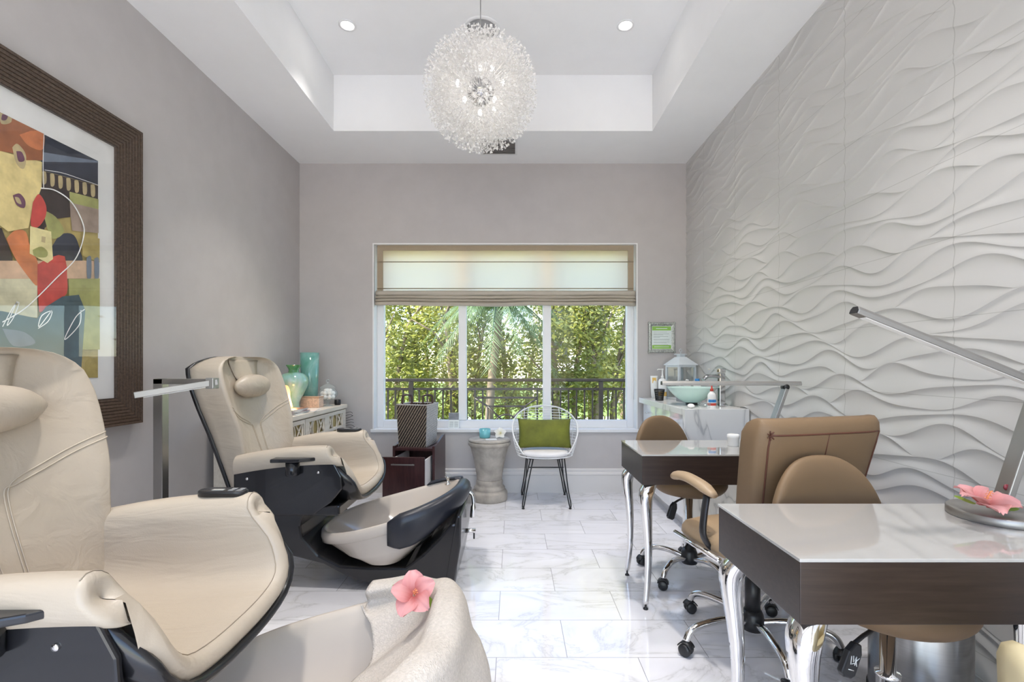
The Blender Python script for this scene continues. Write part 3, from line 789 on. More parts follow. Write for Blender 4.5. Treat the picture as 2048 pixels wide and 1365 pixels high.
# ------------------------------------------------------------------ pedicure chairs
def pedicure_chair():
    t = thing('pedicure_chair', '', 'pedicure chair', (0, 0, 0))
    sh, cr = M['shell'], M['cream']
    # --- base body: side outline extruded across
    prof = [(-1.50, .50), (-1.46, .34), (-1.36, .245), (-1.27, .205), (-1.054, .15), (-.93, .085), (-.86, .055), (-.80, .045), (-.74, .030), (-.33, .012), (-.315, .10), (-.305, .24), (-.314, .375), (-.345, .372), (-.41, .295), (-.50, .205), (-.60, .13), (-.80, .13), (-.96, .14), (-1.08, .20), (-1.17, .30), (-1.18, .36), (-1.15, .50)]
    obj('base', MB().prism(prof, -.325, .325), sh, t, bevel=.012)
    obj('front_panel', MB().prism([(-.385, .01), (-.335, .01), (-.292, .25), (-.288, .42), (-.315, .42), (-.345, .25)], -.332, .332), sh, t, bevel=.01)
    for y in (-.30, .30):
        for x in (-.79,):
            obj('leveling_foot', MB().lathe([(.0, 0), (.026, 0), (.024, .012), (.010, .016), (.010, .06), (.02, .062), (.02, .09), (0, .09)], 14, (x, y, 0)), M['black'], t)
    for y in (-.26, .26):
        obj('leveling_foot', MB().lathe([(.0, 0), (.02, 0), (.018, .01), (.008, .012), (.008, .03)], 14, (-.42, y, 0)), M['black'], t)
    # --- seat: U section swept front to back, rolled lip at the front
    sec = [(-.285, .694), (-.318, .692), (-.345, .700), (-.366, .735), (-.360, .785), (-.330, .808), (-.295, .800), (-.272, .770), (-.262, .705), (-.254, .635), (-.238, .575), (-.202, .540), (-.140, .525), (-.07, .519)]
    sec = sec+[(0, .518)]+[(-y, z) for y, z in reversed(sec)]
    S = smooth_path([(0, y, z) for y, z in sec], 2)
    xb = -1.53; NT_ = 16
    def xend(z): return lerp_tab([(.50, -.900), (.56, -.905), (.66, -.940), (.76, -1.020), (.82, -1.035)], z)
    rows = []
    nrm = []
    for j, p in enumerate(S):
        a, b = S[max(j-1, 0)], S[min(j+1, len(S)-1)]; d = (b-a).normalized(); nrm.append(Vector((0, d.z, -d.y)))   # points out of the U (down at the middle)
    for i in range(NT_+1):
        u = i/NT_; row = []
        for j, p in enumerate(S):
            x = xb+(xend(p.z)-xb)*u
            arm = 1 if abs(p.y) > .27 else min(1, max(0, (p.z-.56)/.2))
            z = p.z-.055*arm*(1-u)**2-.01*sin(pi*u)*(1-arm)+.018*(1-arm)*u*u
            row.append(Vector((x, p.y, z)))
        rows.append(row)
    rr_ = .034
    for k in range(1, 10):
        a = min(k/6, 1)*R(90); row = []
        for j, p in enumerate(S):
            q = rows[NT_][j]; arm = 1 if abs(p.y) > .27 else min(1, max(0, (p.z-.60)/.12))
            ctr = Vector((q.x, math.copysign(.312, p.y), q.z if p.z < .70 else .745)); lipd = nrm[j]*.078
            ra = .020*arm+rr_*(1-arm)
            tgt = (ctr-q)*arm+lipd*(1-arm)
            if k <= 6:
                f = (1-cos(a)); sh_ = tgt.normalized()*min(ra, tgt.length)*f if tgt.length > 1e-4 else Vector()
                row.append(q+Vector((ra*sin(a), 0, 0))+sh_)
            else:
                f = (k-6)/3; e = tgt.normalized()*min(ra, tgt.length) if tgt.length > 1e-4 else Vector()
                row.append(q+Vector((ra*(1-(1-arm)*f*.9), 0, 0))+e.lerp(tgt*.97, f))
        rows.append(row)
    # split the same surface into seat and two armrests
    j0 = [j for j, p in enumerate(S) if p.z > .725 or abs(p.y) > .28]
    jl = max(j for j in j0 if S[j].y < 0); jr = min(j for j in j0 if S[j].y > 0)
    obj('seat', MB().grid([r[jl:jr+1] for r in rows]), cr, t)
    for rng_ in (slice(0, jl+1), slice(jr, None)):
        a = obj('armrest', MB().grid([r[rng_] for r in rows]), cr, t)
        k = 0 if rng_.start == 0 else -1
        seam = [rows[i][(jl if k == 0 else jr)]+Vector((0, 0, .001)) for i in range(1, NT_)]
    mb = MB()
    q = [rows[NT_][j]+Vector((.004, 0, 0))-nrm[j]*.0005 for j in range(9, len(S)-9)]
    mb.tube(q, .0016, 5); obj('stitching', mb, M['creamseam'], t)
    # --- dark shell round the seat
    pan = [(-1.535, .43), (-1.535, .705), (-1.30, .728), (-1.04, .735), (-1.00, .742), (-.945, .64), (-.94, .575), (-1.0, .50), (-1.1, .43)]
    for s in (-1, 1):
        a = obj('side_panel', MB().prism(pan, s*.335 if s > 0 else -.352, .352 if s > 0 else -.335), sh, t, bevel=.006)
        for x, z in ((-1.46, .63), (-1.07, .665)):
            obj('bolt', MB().lathe([(0, 0), (.008, 0), (.008, .004), (0, .006)], 10, M=Matrix.Translation((x, s*.352, z)) @ Matrix.Rotation(-s*pi/2, 4, 'X')), M['chrome'], a)
    # shell strip following the lip of the seat
    srows = []
    for dx, off in ((-.10, .050), (-.01, .050), (.030, .052), (.040, .064), (.032, .076), (.0, .082), (-.10, .080)):
        row = []
        for j in [j for j, p in enumerate(S) if p.z < .735 and abs(p.y) < .272]:
            q = rows[NT_][j]+nrm[j]*off
            row.append(Vector((rows[NT_][j].x+dx-.045*min(1, max(0, (S[j].z-.60)/.08)), min(max(q.y, -.375), .375), q.z)))
        srows.append(row)
    obj('seat_shell', MB().grid(srows, cv=True), sh, t)
    obj('seat_pan', MB().box(-1.52, -.96, -.335, .335, .42, .478), sh, t, bevel=.01)
    # --- backrest
    wt = [(.46, .262), (.60, .275), (.85, .300), (1.0, .328), (1.10, .338), (1.18, .336), (1.235, .318), (1.27, .285), (1.292, .235), (1.303, .17), (1.306, .10)]
    def xf(y, z):
        w = lerp_tab(wt, z); q = min(1, abs(y)/w)
        return -1.462-.30*(z-.5)-.02*sin(pi*min(1, max(0, (z-.55)/.6)))*(1-q*q)+(.012+.055*min(1, max(0, (z-.6)/.3)))*q**3
    zs = [.46+.05*i for i in range(15)]+[1.20, 1.235, 1.262, 1.28, 1.294, 1.303, 1.306]
    rows = []
    for z in zs:
        w = lerp_tab(wt, z); th = .135*min(1, (1.325-z)/.10+.15) if z > 1.21 else .135
        row = []
        for i in range(21):
            y = -w+2*w*i/20; row.append((xf(y, z), y, z))
        xe = xf(w, z)
        xr = -1.462-.30*(z-.5)-th
        e = .018
        for k in (1, 2, 3):
            a = k/3*pi/2; row.append((xe-e*(1-cos(a))-.0, w+e*sin(a)*.9, z))
        for k in range(0, 4): row.append((xr+.0+(xe-e-xr)*(1-k/3), w+e*.9-(.02*k/3), z))
        for i in range(1, 6): row.append((xr, (w-.004)*(1-2*i/6), z))
        for k in range(3, -1, -1): row.append((xr+(xe-e-xr)*(1-k/3), -w-e*.9+(.02*k/3), z))
        for k in (2, 1): a = k/3*pi/2; row.append((xe-e*(1-cos(a)), -w-e*sin(a)*.9, z))
        rows.append(row)
    b = obj('backrest', MB().grid(rows, cu=True, cap0=True, cap1=True), cr, t)
    mb = MB()
    for s in (-1, 1):
        for off in (0, .018):
            pts = [(.335, 1.02), (.25, .985), (.16, .945), (.085, .915), (.055, .89), (.045, .84), (.038, .70), (.030, .56), (.028, .50)]
            P = smooth_path([(0, (y-off*.55 if y < .1 else y), z-(off if y > .08 else 0)) for y, z in pts], 5)
            mb.tube([(xf(s*p.y, p.z)+.0012, s*p.y, p.z) for p in P], .0024, 5)
    obj('piping', mb, M['creamseam'] if False else mat('leather piping', (.50, .43, .34), .5), b)
    rows = []
    for z in zs:
        w = lerp_tab(wt, z)+.004; xr = -1.462-.30*(z-.5)-.137*(min(1, (1.325-z)/.10+.15) if z > 1.21 else 1)
        row = [(xr+.022, -w, z)]+[(xr-.012*(1-(2*i/8-1)**4), -w+2*w*i/8, z) for i in range(9)]+[(xr+.022, w, z)]+[(xr+.004, w*(1-2*i/6), z) for i in range(1, 6)]
        rows.append(row)
    obj('back_shell', MB().grid(rows, cu=True, cap0=True, cap1=True), sh, t)
    # --- head pillow with its flap
    zc = 1.125
    rows = []
    for i in range(15):
        u = -1+2*i/14; rad = .068*max(.06, (1-abs(u)**2.4))**.62
        cx = -1.462-.30*(zc-.5)+.032
        rows.append([(cx+cos(a)*rad*.85, u*.185, zc+sin(a)*rad*(1.05)) for a in [2*pi*k/18 for k in range(18)]])
    pl = obj('head_pillow', MB().grid(rows, cu=True, cap0=True, cap1=True), cr, t)
    rows = [[(xf(y, z)+.005+(.022*max(0, 1-(z-zc)/.06) if z < zc+.06 else 0), y, z) for y in [(-1+2*i/8)*(.10+.06*(z-zc)/.16) for i in range(9)]] for z in (zc+.03, zc+.06, zc+.09, zc+.12, zc+.145, zc+.16)]
    obj('pillow_flap', MB().grid(rows), cr, pl, solid=.004)
    # --- remote pad on the far arm
    mb = MB()
    rows = [[(-1.13+(cos(a)*.5+ (.5 if cos(a) > 0 else -.5)*.9)*w*.085*1.05, .322+sin(a)*.030*w, z) for a in [2*pi*k/28 for k in range(28)]] for w, z in ((1, .800), (1, .815), (.93, .820), (.90, .818))]
    pd = obj('control_pad', MB().grid(rows, cu=True, cap0=True, cap1=True), M['black'], t)
    mb = MB()
    mb.box(-1.165, -1.125, .312, .328, .817, .8195)
    obj('display', mb, mat('grey display', (.45, .45, .42), .3), pd)
    for k in range(4):
        x, y = -1.105+.028*(k // 2), .311+.022*(k % 2); obj('button', MB().box(x, x+.018, y-.006, y+.008, .817, .820), mat('button grey', (.3, .3, .3), .5), pd)
    # --- side tray with cup holder on the near arm
    tr = obj('side_tray', MB().prism([(-1.30, -.35), (-1.065, -.35), (-1.10, -.385), (-1.15, -.41), (-1.30, -.425)], .730, .750, 'z'), M['shell'], t, bevel=.005)
    obj('cup_holder', MB().lathe([(.036, .728), (.036, .66), (.034, .655), (0, .655)], 20, (-1.20, -.375, 0)), M['shell'], tr)
    # --- foot tub
    cx, a_, b_ = -.735, .415, .372
    def zr(x): q = (x-(cx-a_))/(2*a_); return .288+.15*q+.075*q*q
    def ring(sx, sy, dz=0, flat=None, sh_=0, n=56):
        out = []
        for k in range(n):
            ph = 2*pi*k/n; c, s = cos(ph), sin(ph); e = .80
            x = cx+sh_+a_*sx*math.copysign(abs(c)**e, c); y = b_*sy*math.copysign(abs(s)**e, s)
            z = (zr(min(max(x, cx-a_), cx+a_))+dz) if flat is None else flat
            out.append((x, y, z))
        return out
    def blend(r1, r2, q): return [tuple(Vector(p).lerp(Vector(s), q)) for p, s in zip(r1, r2)]
    R0 = ring(.34, .945, flat=.155); R1 = ring(.93, .965, -.07)
    mid = blend(R0, R1, .5); mid = [(x, y*1.012, z-.02) for x, y, z in mid]
    rings = [ring(.25, .6, flat=.155), R0, mid, R1, ring(.955, .975, -.066), ring(1.0, 1.0, -.060), ring(1.012, 1.012, -.03), ring(1.0, 1.0, -.004), ring(.985, .985, 0), ring(.955, .95, -.003), ring(.925, .915, -.02),
             blend(ring(.90, .89, -.03), ring(.5, .62, flat=.17), .35), blend(ring(.90, .89, -.03), ring(.5, .62, flat=.17), .8), ring(.45, .56, flat=.172), ring(.1, .1, flat=.17)]
    tub = obj('tub', MB().grid(rings, cu=True, cap0=True, cap1=True), M['tub'], t)
    # padded collar in two pieces round the front of the tub
    def collar(f0, f1, tp=1):
        rows = []
        N = 26
        for i in range(N+1):
            f = f0+(f1-f0)*i/N; c, s = cos(f), sin(f); e = .8
            x = cx+a_*math.copysign(abs(c)**e, c); y = b_*math.copysign(abs(s)**e, s)
            z = zr(min(x, cx+a_)); n = Vector((c*.9, s, 0)).normalized()
            dep = lerp_tab([(0, .085), (.7, .11), (1.2, .165), (1.5, .155), (1.8, .14)], abs(f))
            endt = min(1, (min(i, N-i)+.35)/2.0)
            sec = [(-.028, .004), (-.015, .026*tp), (.018, .030*tp), (.045, .010), (.052, -dep*.35), (.040, -dep*.75), (.016, -dep), (-.004, -dep*.96), (-.006, -dep*.4), (-.006, -.01)]
            P = smooth_path([(q, 0, h) for q, h in sec+[sec[0]]], 2)[:-1]
            m_ = sum((p.x for p in P))/len(P); mz = sum((p.z for p in P))/len(P)
            rows.append([Vector((x, y, z))+n*(m_+(p.x-m_)*endt)+Vector((0, 0, mz+(p.z-mz)*(.6+.4*endt))) for p in P])
        return MB().grid(rows, cu=True, cap0=True, cap1=True)
    obj('footrest_pad', collar(-1.50, .18), M['pad'], t)
    obj('footrest_pad', collar(.52, 1.35, .45), M['pad'], t)
    # faucet knob, hand shower and drain valve
    kx, ky = -.43, .16; kz = zr(kx)
    k = obj('faucet_knob', MB().ball((kx, ky, kz+.055), .022, 8, 6), M['clear'], t)
    obj('knob_stem', MB().lathe([(.020, 0), (.020, .006), (.009, .01), (.009, .045), (.014, .05)], 14, (kx, ky, kz-.004)), M['chrome'], k)
    mb = MB(); mb.tube(smooth_path([(-.285, .09, .44), (-.262, .09, .42), (-.256, .09, .36), (-.262, .09, .28)], 5), [.012]*11+[.018]*5, 10)
    obj('hand_shower', mb, M['chrome'], t)
    v = obj('drain_valve', MB().tube([(-.31, .0, .225), (-.235, .0, .225)], .014, 12), M['chrome'], t)
    obj('valve_lever', MB().tube([(-.245, 0, .225), (-.245, 0, .175)], .005, 8), M['black'], v)
    return t

chairA = pedicure_chair()
chairA.location = (.12, 1.35, 0)
chairA['label'] = 'cream leather pedicure chair nearest the camera, below the painting'
chairB = copy_tree(chairA)
for ch in list(chairA.children):                     # lie wholly under the towel on the nearer chair
    if ch.name.startswith('faucet_knob') or ch.name.startswith('footrest_pad.001'):
        for g in list(ch.children): bpy.data.objects.remove(g)
        bpy.data.objects.remove(ch)
chairB.location = (0, 2.985, 0)
chairB['label'] = 'cream leather pedicure chair beside the whitewashed cabinet, its foot tub uncovered'
for c in (chairA, chairB): c['group'] = 'pedicure chairs along the left wall'

# ------------------------------------------------------------------ towel and flowers
def hibiscus(label, loc, rot, scale=1.0, pm='petal', leaves=True, name='hibiscus_flower'):
    t = thing(name, label, 'flower', loc); t.rotation_euler = rot; t.scale = (scale,)*3
    def petal(i):
        mb = MB(); rows = []; L = .068; r = random.Random(i*3+1)
        for a in range(9):
            u = a/8; w = .034*(sin(pi*min(1, u*.86+.07)))**.75; lift = .020*u-.030*u*u*u
            rows.append([(.004+L*u, (-1+2*b/8)*w, lift+.010*u*(((-1+2*b/8))**2)+.0035*sin(b*2.1+i)*u) for b in range(9)])
        mb.grid(rows); return mb
    for i in range(5):
        o = obj('petal', petal(i), M[pm], t); o.rotation_euler = (R(8), R(-26+7*(i % 2)), 2*pi*i/5+.3)
    s = MB(); s.tube(smooth_path([(0, 0, 0), (.003, 0, .02), (.010, 0, .042)], 4), .0022, 6)
    r = random.Random(4)
    for k in range(14):
        h = .02+.024*k/14; a = k*2.4; s.ball((.006+cos(a)*.006, sin(a)*.006, h), .0016, 6, 4)
    obj('stamen', s, M['stamen'] if pm == 'petal' else mat('yellow centre', (.8, .7, .3), .6), t)
    if leaves:
        for a in (2.6, 5.6):
            rows = []
            for i in range(7):
                u = i/6; w = .018*sin(pi*u)**.8+.0003
                rows.append([(.018+.055*u, (-1+2*b/4)*w, .002+.010*u) for b in range(5)])
            o = obj('leaf', MB().grid(rows), M['leafgreen'], t); o.rotation_euler = (0, 0, a)
    return t

def draped_towel():
    # a towel lying over the front rim of the nearer tub: short fall inside, long fall outside
    cx, a_, b_ = -.735, .415, .372
    ox, oy = chairA.location.x, chairA.location.y
    def rim(f, g=0):
        c, s = cos(f), sin(f); e = .8
        x = cx+a_*math.copysign(abs(c)**e, c); y = b_*math.copysign(abs(s)**e, s)
        q = (x-(cx-a_))/(2*a_); return Vector((x, y, .288+.15*q+.075*q*q)), Vector((c*.9, s, 0)).normalized()
    N = 80; f0, f1 = -1.45, 1.40; rows = []
    for i in range(N+1):
        u = i/N; f = f0+(f1-f0)*u
        p, n = rim(f)
        sd = sin(f)/sin(1.2); ie = Vector((cx+a_*(.30+.10*sin(f*3)), b_*.80*sd, 0)); ie.z = .315+.09*abs(sd)**3+.010*sin(f*9)
        w1 = .022*sin(f*7.5+1.0)+.010*sin(f*16); tp_ = .007*sin(f*6)+.004*sin(f*13+1)
        lng = lerp_tab([(-1.45, 1.05), (-.5, .95), (-.1, .72), (.3, .42), (.7, .36), (1.12, .3)], f)+.05*sin(f*5)
        pts = [ie, ie.lerp(p, .35)+Vector((0, 0, -.012+.008*sin(f*8))), ie.lerp(p, .75)+Vector((0, 0, .004)), p+n*-.030+Vector((0, 0, .034+tp_)), p+n*.005+Vector((0, 0, .048+tp_)), p+n*.040+Vector((0, 0, .044+tp_)),
               p+n*.064+Vector((0, 0, .012)), p+n*(.072+w1*.35)+Vector((0, 0, -.07*(.4+.6*lng))), p+n*(.086+w1*.7)+Vector((0, 0, -.16*lng)), p+n*(.096+w1)+Vector((0, 0, -.26*lng)), p+n*(.100+w1*1.1)+Vector((0, 0, -.335*lng))]
        rows.append([q+Vector((ox, oy, 0)) for q in smooth_path(pts, 5)])
    o = obj('draped_towel', MB().grid(rows), M['towel'], solid=.006)
    tag(o, 'cream terry towel draped over the tub rim of the nearest pedicure chair', 'towel')
    p, n = rim(.02)
    return Vector((ox, oy, 0))+p
tp = draped_towel()
hibiscus('pink hibiscus flower lying on the cream towel', (-.305, 1.475, .545), (R(48), R(-6), R(10)), 1.0)

# ------------------------------------------------------------------ square floor lamp between the pedicure chairs
def floor_lamp():
    Y = 2.2; t = thing('led_floor_lamp', 'square steel floor lamp standing between the two pedicure chairs', 'floor lamp', ((322-CX)*Y/FPX, Y, 0))
    st = mat('dark nickel', (.30, .28, .26), .25, .9)
    obj('post', MB().box(-.021, .021, -.021, .021, .012, 1.19), st, t, bevel=.002)
    obj('base', MB().box(-.14, .14, -.11, .11, 0, .014), st, t, bevel=.004)
    obj('upper_arm', MB().box(-.021, .235, -.021, .021, 1.166, 1.19), st, t, bevel=.002)
    a = Vector((.235, -.0, 1.175)); b = Vector((.010, -.17, 1.128))
    d = (b-a); L = d.length
    Mx = Matrix.Translation(a) @ d.to_track_quat('X', 'Z').to_matrix().to_4x4()
    h = obj('light_bar', MB().box(-.02, L, -.018, .018, -.016, .010, M=Mx), M['alu'], t, bevel=.002)
    obj('diffuser', MB().box(.03, L-.03, -.013, .013, -.019, -.0155, M=Mx), M['white'], h)
    obj('hinge', MB().box(a.x-.018, a.x+.018, a.y-.023, a.y+.023, 1.145, 1.195), M['alu'], t, bevel=.003)
floor_lamp()

# ------------------------------------------------------------------ whitewashed cabinet and what stands on it
CT = .88
def credenza():
    x0, x1, y0, y1 = -2.085, -1.613, 3.33, 4.62
    t = thing('carved_cabinet', 'whitewashed wood cabinet with cut-out lattice doors in the back left corner', 'cabinet', (x0, (y0+y1)/2, 0))
    inv = Matrix.Translation((-x0, -(y0+y1)/2, 0))
    mb = MB(); mb.box(x0, x1-.02, y0+.01, y1-.01, .10, CT-.035, M=inv); obj('body', mb, M['whitewash'], t)
    obj('top', MB().box(x0, x1+.012, y0-.01, y1+.01, CT-.035, CT, M=inv), M['whitewash'], t, bevel=.003)
    for y in (y0+.06, y1-.06):
        for x in (x0+.05, x1-.07): obj('leg', MB().box(x-.025, x+.025, y-.025, y+.025, 0, .10, M=inv), M['whitewash'], t)
    ys = [y0+.005, 3.735, 4.17, y1-.005]
    doors = [(y0+.012, 3.708), (3.718, y1-.012)]
    for a, b in doors:
        z0, z1 = .13, CT-.045
        # lattice windows: gold backing, frame boards round them, cut-out ribs over them
        wins = [(3.36, 3.69)] if a < 3.5 else [(3.79, 4.10), (4.20, 4.53)]
        d = MB(); cur = a; zl, zh = .32, .805
        for wa, wb in wins:
            d.box(x1-.02, x1+.004, cur, wa, z0, z1, M=inv); d.box(x1-.02, x1+.004, wa, wb, z0, zl, M=inv); d.box(x1-.02, x1+.004, wa, wb, zh, z1, M=inv); cur = wb
        d.box(x1-.02, x1+.004, cur, b, z0, z1, M=inv)
        dr = obj('door', d, M['whitewash'], t, merge=False)
        for wa, wb in wins:
            obj('lattice_backing', MB().box(x1-.019, x1-.014, wa, wb, zl, zh, M=inv), M['lattice'], dr)
            m = MB(); w = wb-wa; q = .006
            def rib(p, r_): m.tube([(x1-.004, wa+p[0]*w, zl+p[1]*(zh-zl)), (x1-.004, wa+r_[0]*w, zl+r_[1]*(zh-zl))], q, 6, M=inv)
            for lv in (0, .25, .5, .75):
                h = .25
                m.box(x1-.012, x1+.002, wa, wb, zl+lv*(zh-zl)-.011, zl+lv*(zh-zl)+.011, M=inv) if lv else None
                rib((0, lv+h), (.25, lv)); rib((.0, lv), (.22, lv+h)); rib((.62, lv), (.9, lv+h)); rib((.62, lv+h), (1, lv)); rib((.95, lv), (.95, lv+h))
                m.tube([(x1-.004, wa+w*(.42+.17*cos(k*pi/8)), zl+(zh-zl)*(lv+h/2+.15*sin(k*pi/8))) for k in range(16)], q, 6, closed=True, M=inv)
            obj('lattice', m, M['whitewash'], dr)
        yk = (b-.03) if a < 3.5 else a+.03
        obj('knob', MB().ball((x1+.016, yk, .5), .012, 10, 8, M=inv), M['whitewash'], dr)
    # dried stems sticking out behind its far end
    t = thing('dried_stems', 'dark tangled dried stems poking out behind the far end of the cabinet', 'dried plant', (-1.60, 4.69, .70))
    mb = MB(); r = random.Random(8)
    for k in range(9):
        z = -.1+.2*k/8; mb.tube(smooth_path([(-.06, .0, z-.02), (.01, -.01, z), (.035+.02*r.random(), -.02, z+r.uniform(-.03, .03))], 3), .0022, 5)
    mb.tube([(-.06, 0, -.70), (-.06, 0, .12)], .006, 6)
    obj('stems', mb, M['black'], t)
credenza()

def glaze(name, stops, scale=5):
    t = NT(name); co = t.coord((1, 1, .8)); f = t.noise(co, scale, 4, .6, 1.0)
    t.link(t.ramp(f, stops), t.b.inputs['Base Color']); t.b.inputs['Roughness'].default_value = .08; t.b.inputs['Transmission Weight'].default_value = .15
    t.b.inputs['Coat Weight'].default_value = .5
    return t.m

def cabinet_top():
    t = thing('glass_vase', 'round bellied aqua glass vase with a green flared neck', 'vase', (-1.885, 4.12, CT))
    prof = [(0, 0), (.046, 0), (.052, .008), (.044, .03), (.052, .07), (.082, .13), (.113, .20), (.120, .24), (.110, .275), (.080, .302), (.045, .313)]
    P = smooth_path([(a, 0, b) for a, b in prof], 4)
    obj('body', MB().lathe([(max(p.x, 1e-5), p.z) for p in P], 36, caps=False), glaze('aqua mottled glass', [(.30, (.22, .42, .22)), (.48, (.30, .55, .50)), (.65, (.42, .60, .66)), (.8, (.55, .45, .20))]), t)
    P = smooth_path([(a, 0, b) for a, b in [(.045, .312), (.040, .328), (.044, .345), (.062, .375), (.058, .373), (.040, .343), (.034, .32)]], 3)
    obj('neck', MB().lathe([(p.x, p.z) for p in P], 32, caps=False), glaze('deep green glass', [(.3, (.03, .22, .08)), (.7, (.16, .40, .16))], 14), t)
    o = obj('cylinder_vase', MB().lathe([(0, 0), (.062, 0), (.068, .01), (.076, .25), (.084, .49), (.079, .49), (.071, .25), (.063, .02), (0, .02)], 40), glaze('turquoise glass', [(.3, (.10, .34, .26)), (.5, (.20, .45, .40)), (.7, (.40, .62, .58))], 4), loc=(-1.875, 4.42, CT))
    tag(o, 'tall straight turquoise glass vase at the back of the cabinet', 'vase')
    t = NT('salt glow'); sp = t.new('ShaderNodeSeparateXYZ'); tc = t.new('ShaderNodeTexCoord'); t.link(tc.outputs['Object'], sp.inputs[0])
    cc = t.ramp(t.math('MULTIPLY', sp.outputs['Z'], 5.0), [(0, (1, .62, .22)), (.45, (1, .72, .36)), (1, (1, .35, .13))])
    t.link(cc, t.b.inputs['Base Color']); t.link(cc, t.b.inputs['Emission Color']); t.b.inputs['Emission Strength'].default_value = .9; t.b.inputs['Roughness'].default_value = .6
    s = thing('salt_lamp', 'glowing orange salt lamp beside the round vase', 'lamp', (-1.86, 3.90, CT))
    P = smooth_path([(a, 0, b) for a, b in [(1e-5, .012), (.055, .012), (.058, .05), (.048, .11), (.042, .16), (.026, .205), (1e-5, .212)]], 4)
    r = random.Random(6)
    rows = [[((p.x)*(1+.05*sin(3*a+p.z*30))*cos(a), p.x*(1+.05*sin(3*a+p.z*30))*sin(a), p.z) for a in [2*pi*k/20 for k in range(20)]] for p in P]
    obj('salt_rock', MB().grid(rows, cu=True), t.m, s)
    obj('base', MB().lathe([(0, 0), (.058, 0), (.058, .012), (0, .012)], 20), M['mahog'], s)
    lamp('salt_lamp_bulb', 'POINT', (.085, -.03, .1), .45, (1, .5, .2), s, shadow_soft_size=.03)
    # footed jar with cotton
    j = thing('apothecary_jar', 'footed clear glass jar with a knobbed lid full of cotton balls', 'jar', (-1.70, 4.40, CT))
    P = smooth_path([(a, 0, b) for a, b in [(.042, 0), (.040, .006), (.012, .018), (.012, .04), (.035, .055), (.075, .085), (.086, .115), (.076, .142), (.060, .158), (.066, .164)]], 3)
    obj('bowl', MB().lathe([(p.x, p.z) for p in P], 32, caps=False), M['jarglass'], j)
    P = smooth_path([(a, 0, b) for a, b in [(.072, .166), (.070, .172), (.045, .192), (.014, .205), (.008, .212), (.010, .218)]], 3)
    l = obj('lid', MB().lathe([(p.x, p.z) for p in P], 32, caps=False), M['jarglass'], j)
    obj('lid_ring', MB().tube([(.014*cos(k*pi/8), 0, .230+.014*sin(k*pi/8)) for k in range(16)], .0035, 6, closed=True), M['jarglass'], l)
    for k, (a, rd, z) in enumerate([(i*2*pi/7, .047, .085) for i in range(7)]+[(0, 0, .080)]+[(i*2*pi/6+.3, .045, .118) for i in range(6)]+[(0, 0, .124)]+[(i*2*pi/3, .022, .142) for i in range(3)]):
        o = obj('cotton_ball', MB().ball((0, 0, 0), .0205, 10, 8), M['cotton'], loc=(-1.70+rd*cos(a), 4.40+rd*sin(a), CT+z))
        tag(o, 'white cotton ball heaped inside the footed glass jar', 'cotton ball', 'cotton balls in the glass jar')
    bx = thing('woven_box', 'low pinkish woven box in front of the tall turquoise vase', 'box', (-1.79, 4.27, CT), R(-4))
    obj('body', MB().box(-.085, .085, -.045, .045, 0, .088), mat('pink woven raffia', (.62, .46, .36), .8, var=.2, vscale=60, bump=.5, bscale=120), bx, bevel=.004)
    obj('lid', MB().box(-.087, .087, -.047, .047, .088, .098), mat('woven lid', (.52, .36, .26), .8), bx, bevel=.003)
    o = obj('tea_light_holder', MB().lathe([(0, 0), (.026, 0), (.03, .02), (.028, .05), (.022, .05), (.02, .02), (0, .015)], 18), M['black'], loc=(-1.66, 4.535, CT)); tag(o, 'small black tea light holder behind the cotton jar', 'candle holder')
    z = CT
    for k, (w, l, th, rz, c, lab) in enumerate([(.21, .28, .010, 4, (.62, .60, .55), 'pale magazine at the bottom of the stack on the cabinet'), (.21, .27, .009, -3, (.25, .05, .05), 'dark red magazine second from the bottom of the stack'), (.20, .27, .008, 7, (.70, .67, .62), 'white magazine second from the top of the stack'), (.19, .25, .009, -2, (.35, .16, .10), 'brown magazine on top of the stack by the salt lamp')]):
        t = thing('magazine', lab, 'magazine', (-1.73, 3.70, z), R(rz), 'magazines stacked on the cabinet')
        obj('pages', MB().box(-w/2+.002, w/2-.002, -l/2+.002, l/2-.002, .001, th-.001), M['paper'], t)
        mb = MB(); mb.box(-w/2, w/2, -l/2, l/2, 0, .001); mb.box(-w/2, w/2, -l/2, l/2, th-.001, th)
        obj('cover', mb, mat('magazine cover', c, .3, var=.3, vscale=8), t); z += th+.0005
    o = obj('magazine', MB().box(-.10, .10, -.13, .13, 0, .008), mat('white cover', (.78, .77, .75), .3), loc=(-1.715, 3.96, CT)); o.rotation_euler = (0, 0, R(12))
    tag(o, 'white magazine lying open beside the stack on the cabinet', 'magazine', 'magazines stacked on the cabinet')
cabinet_top()

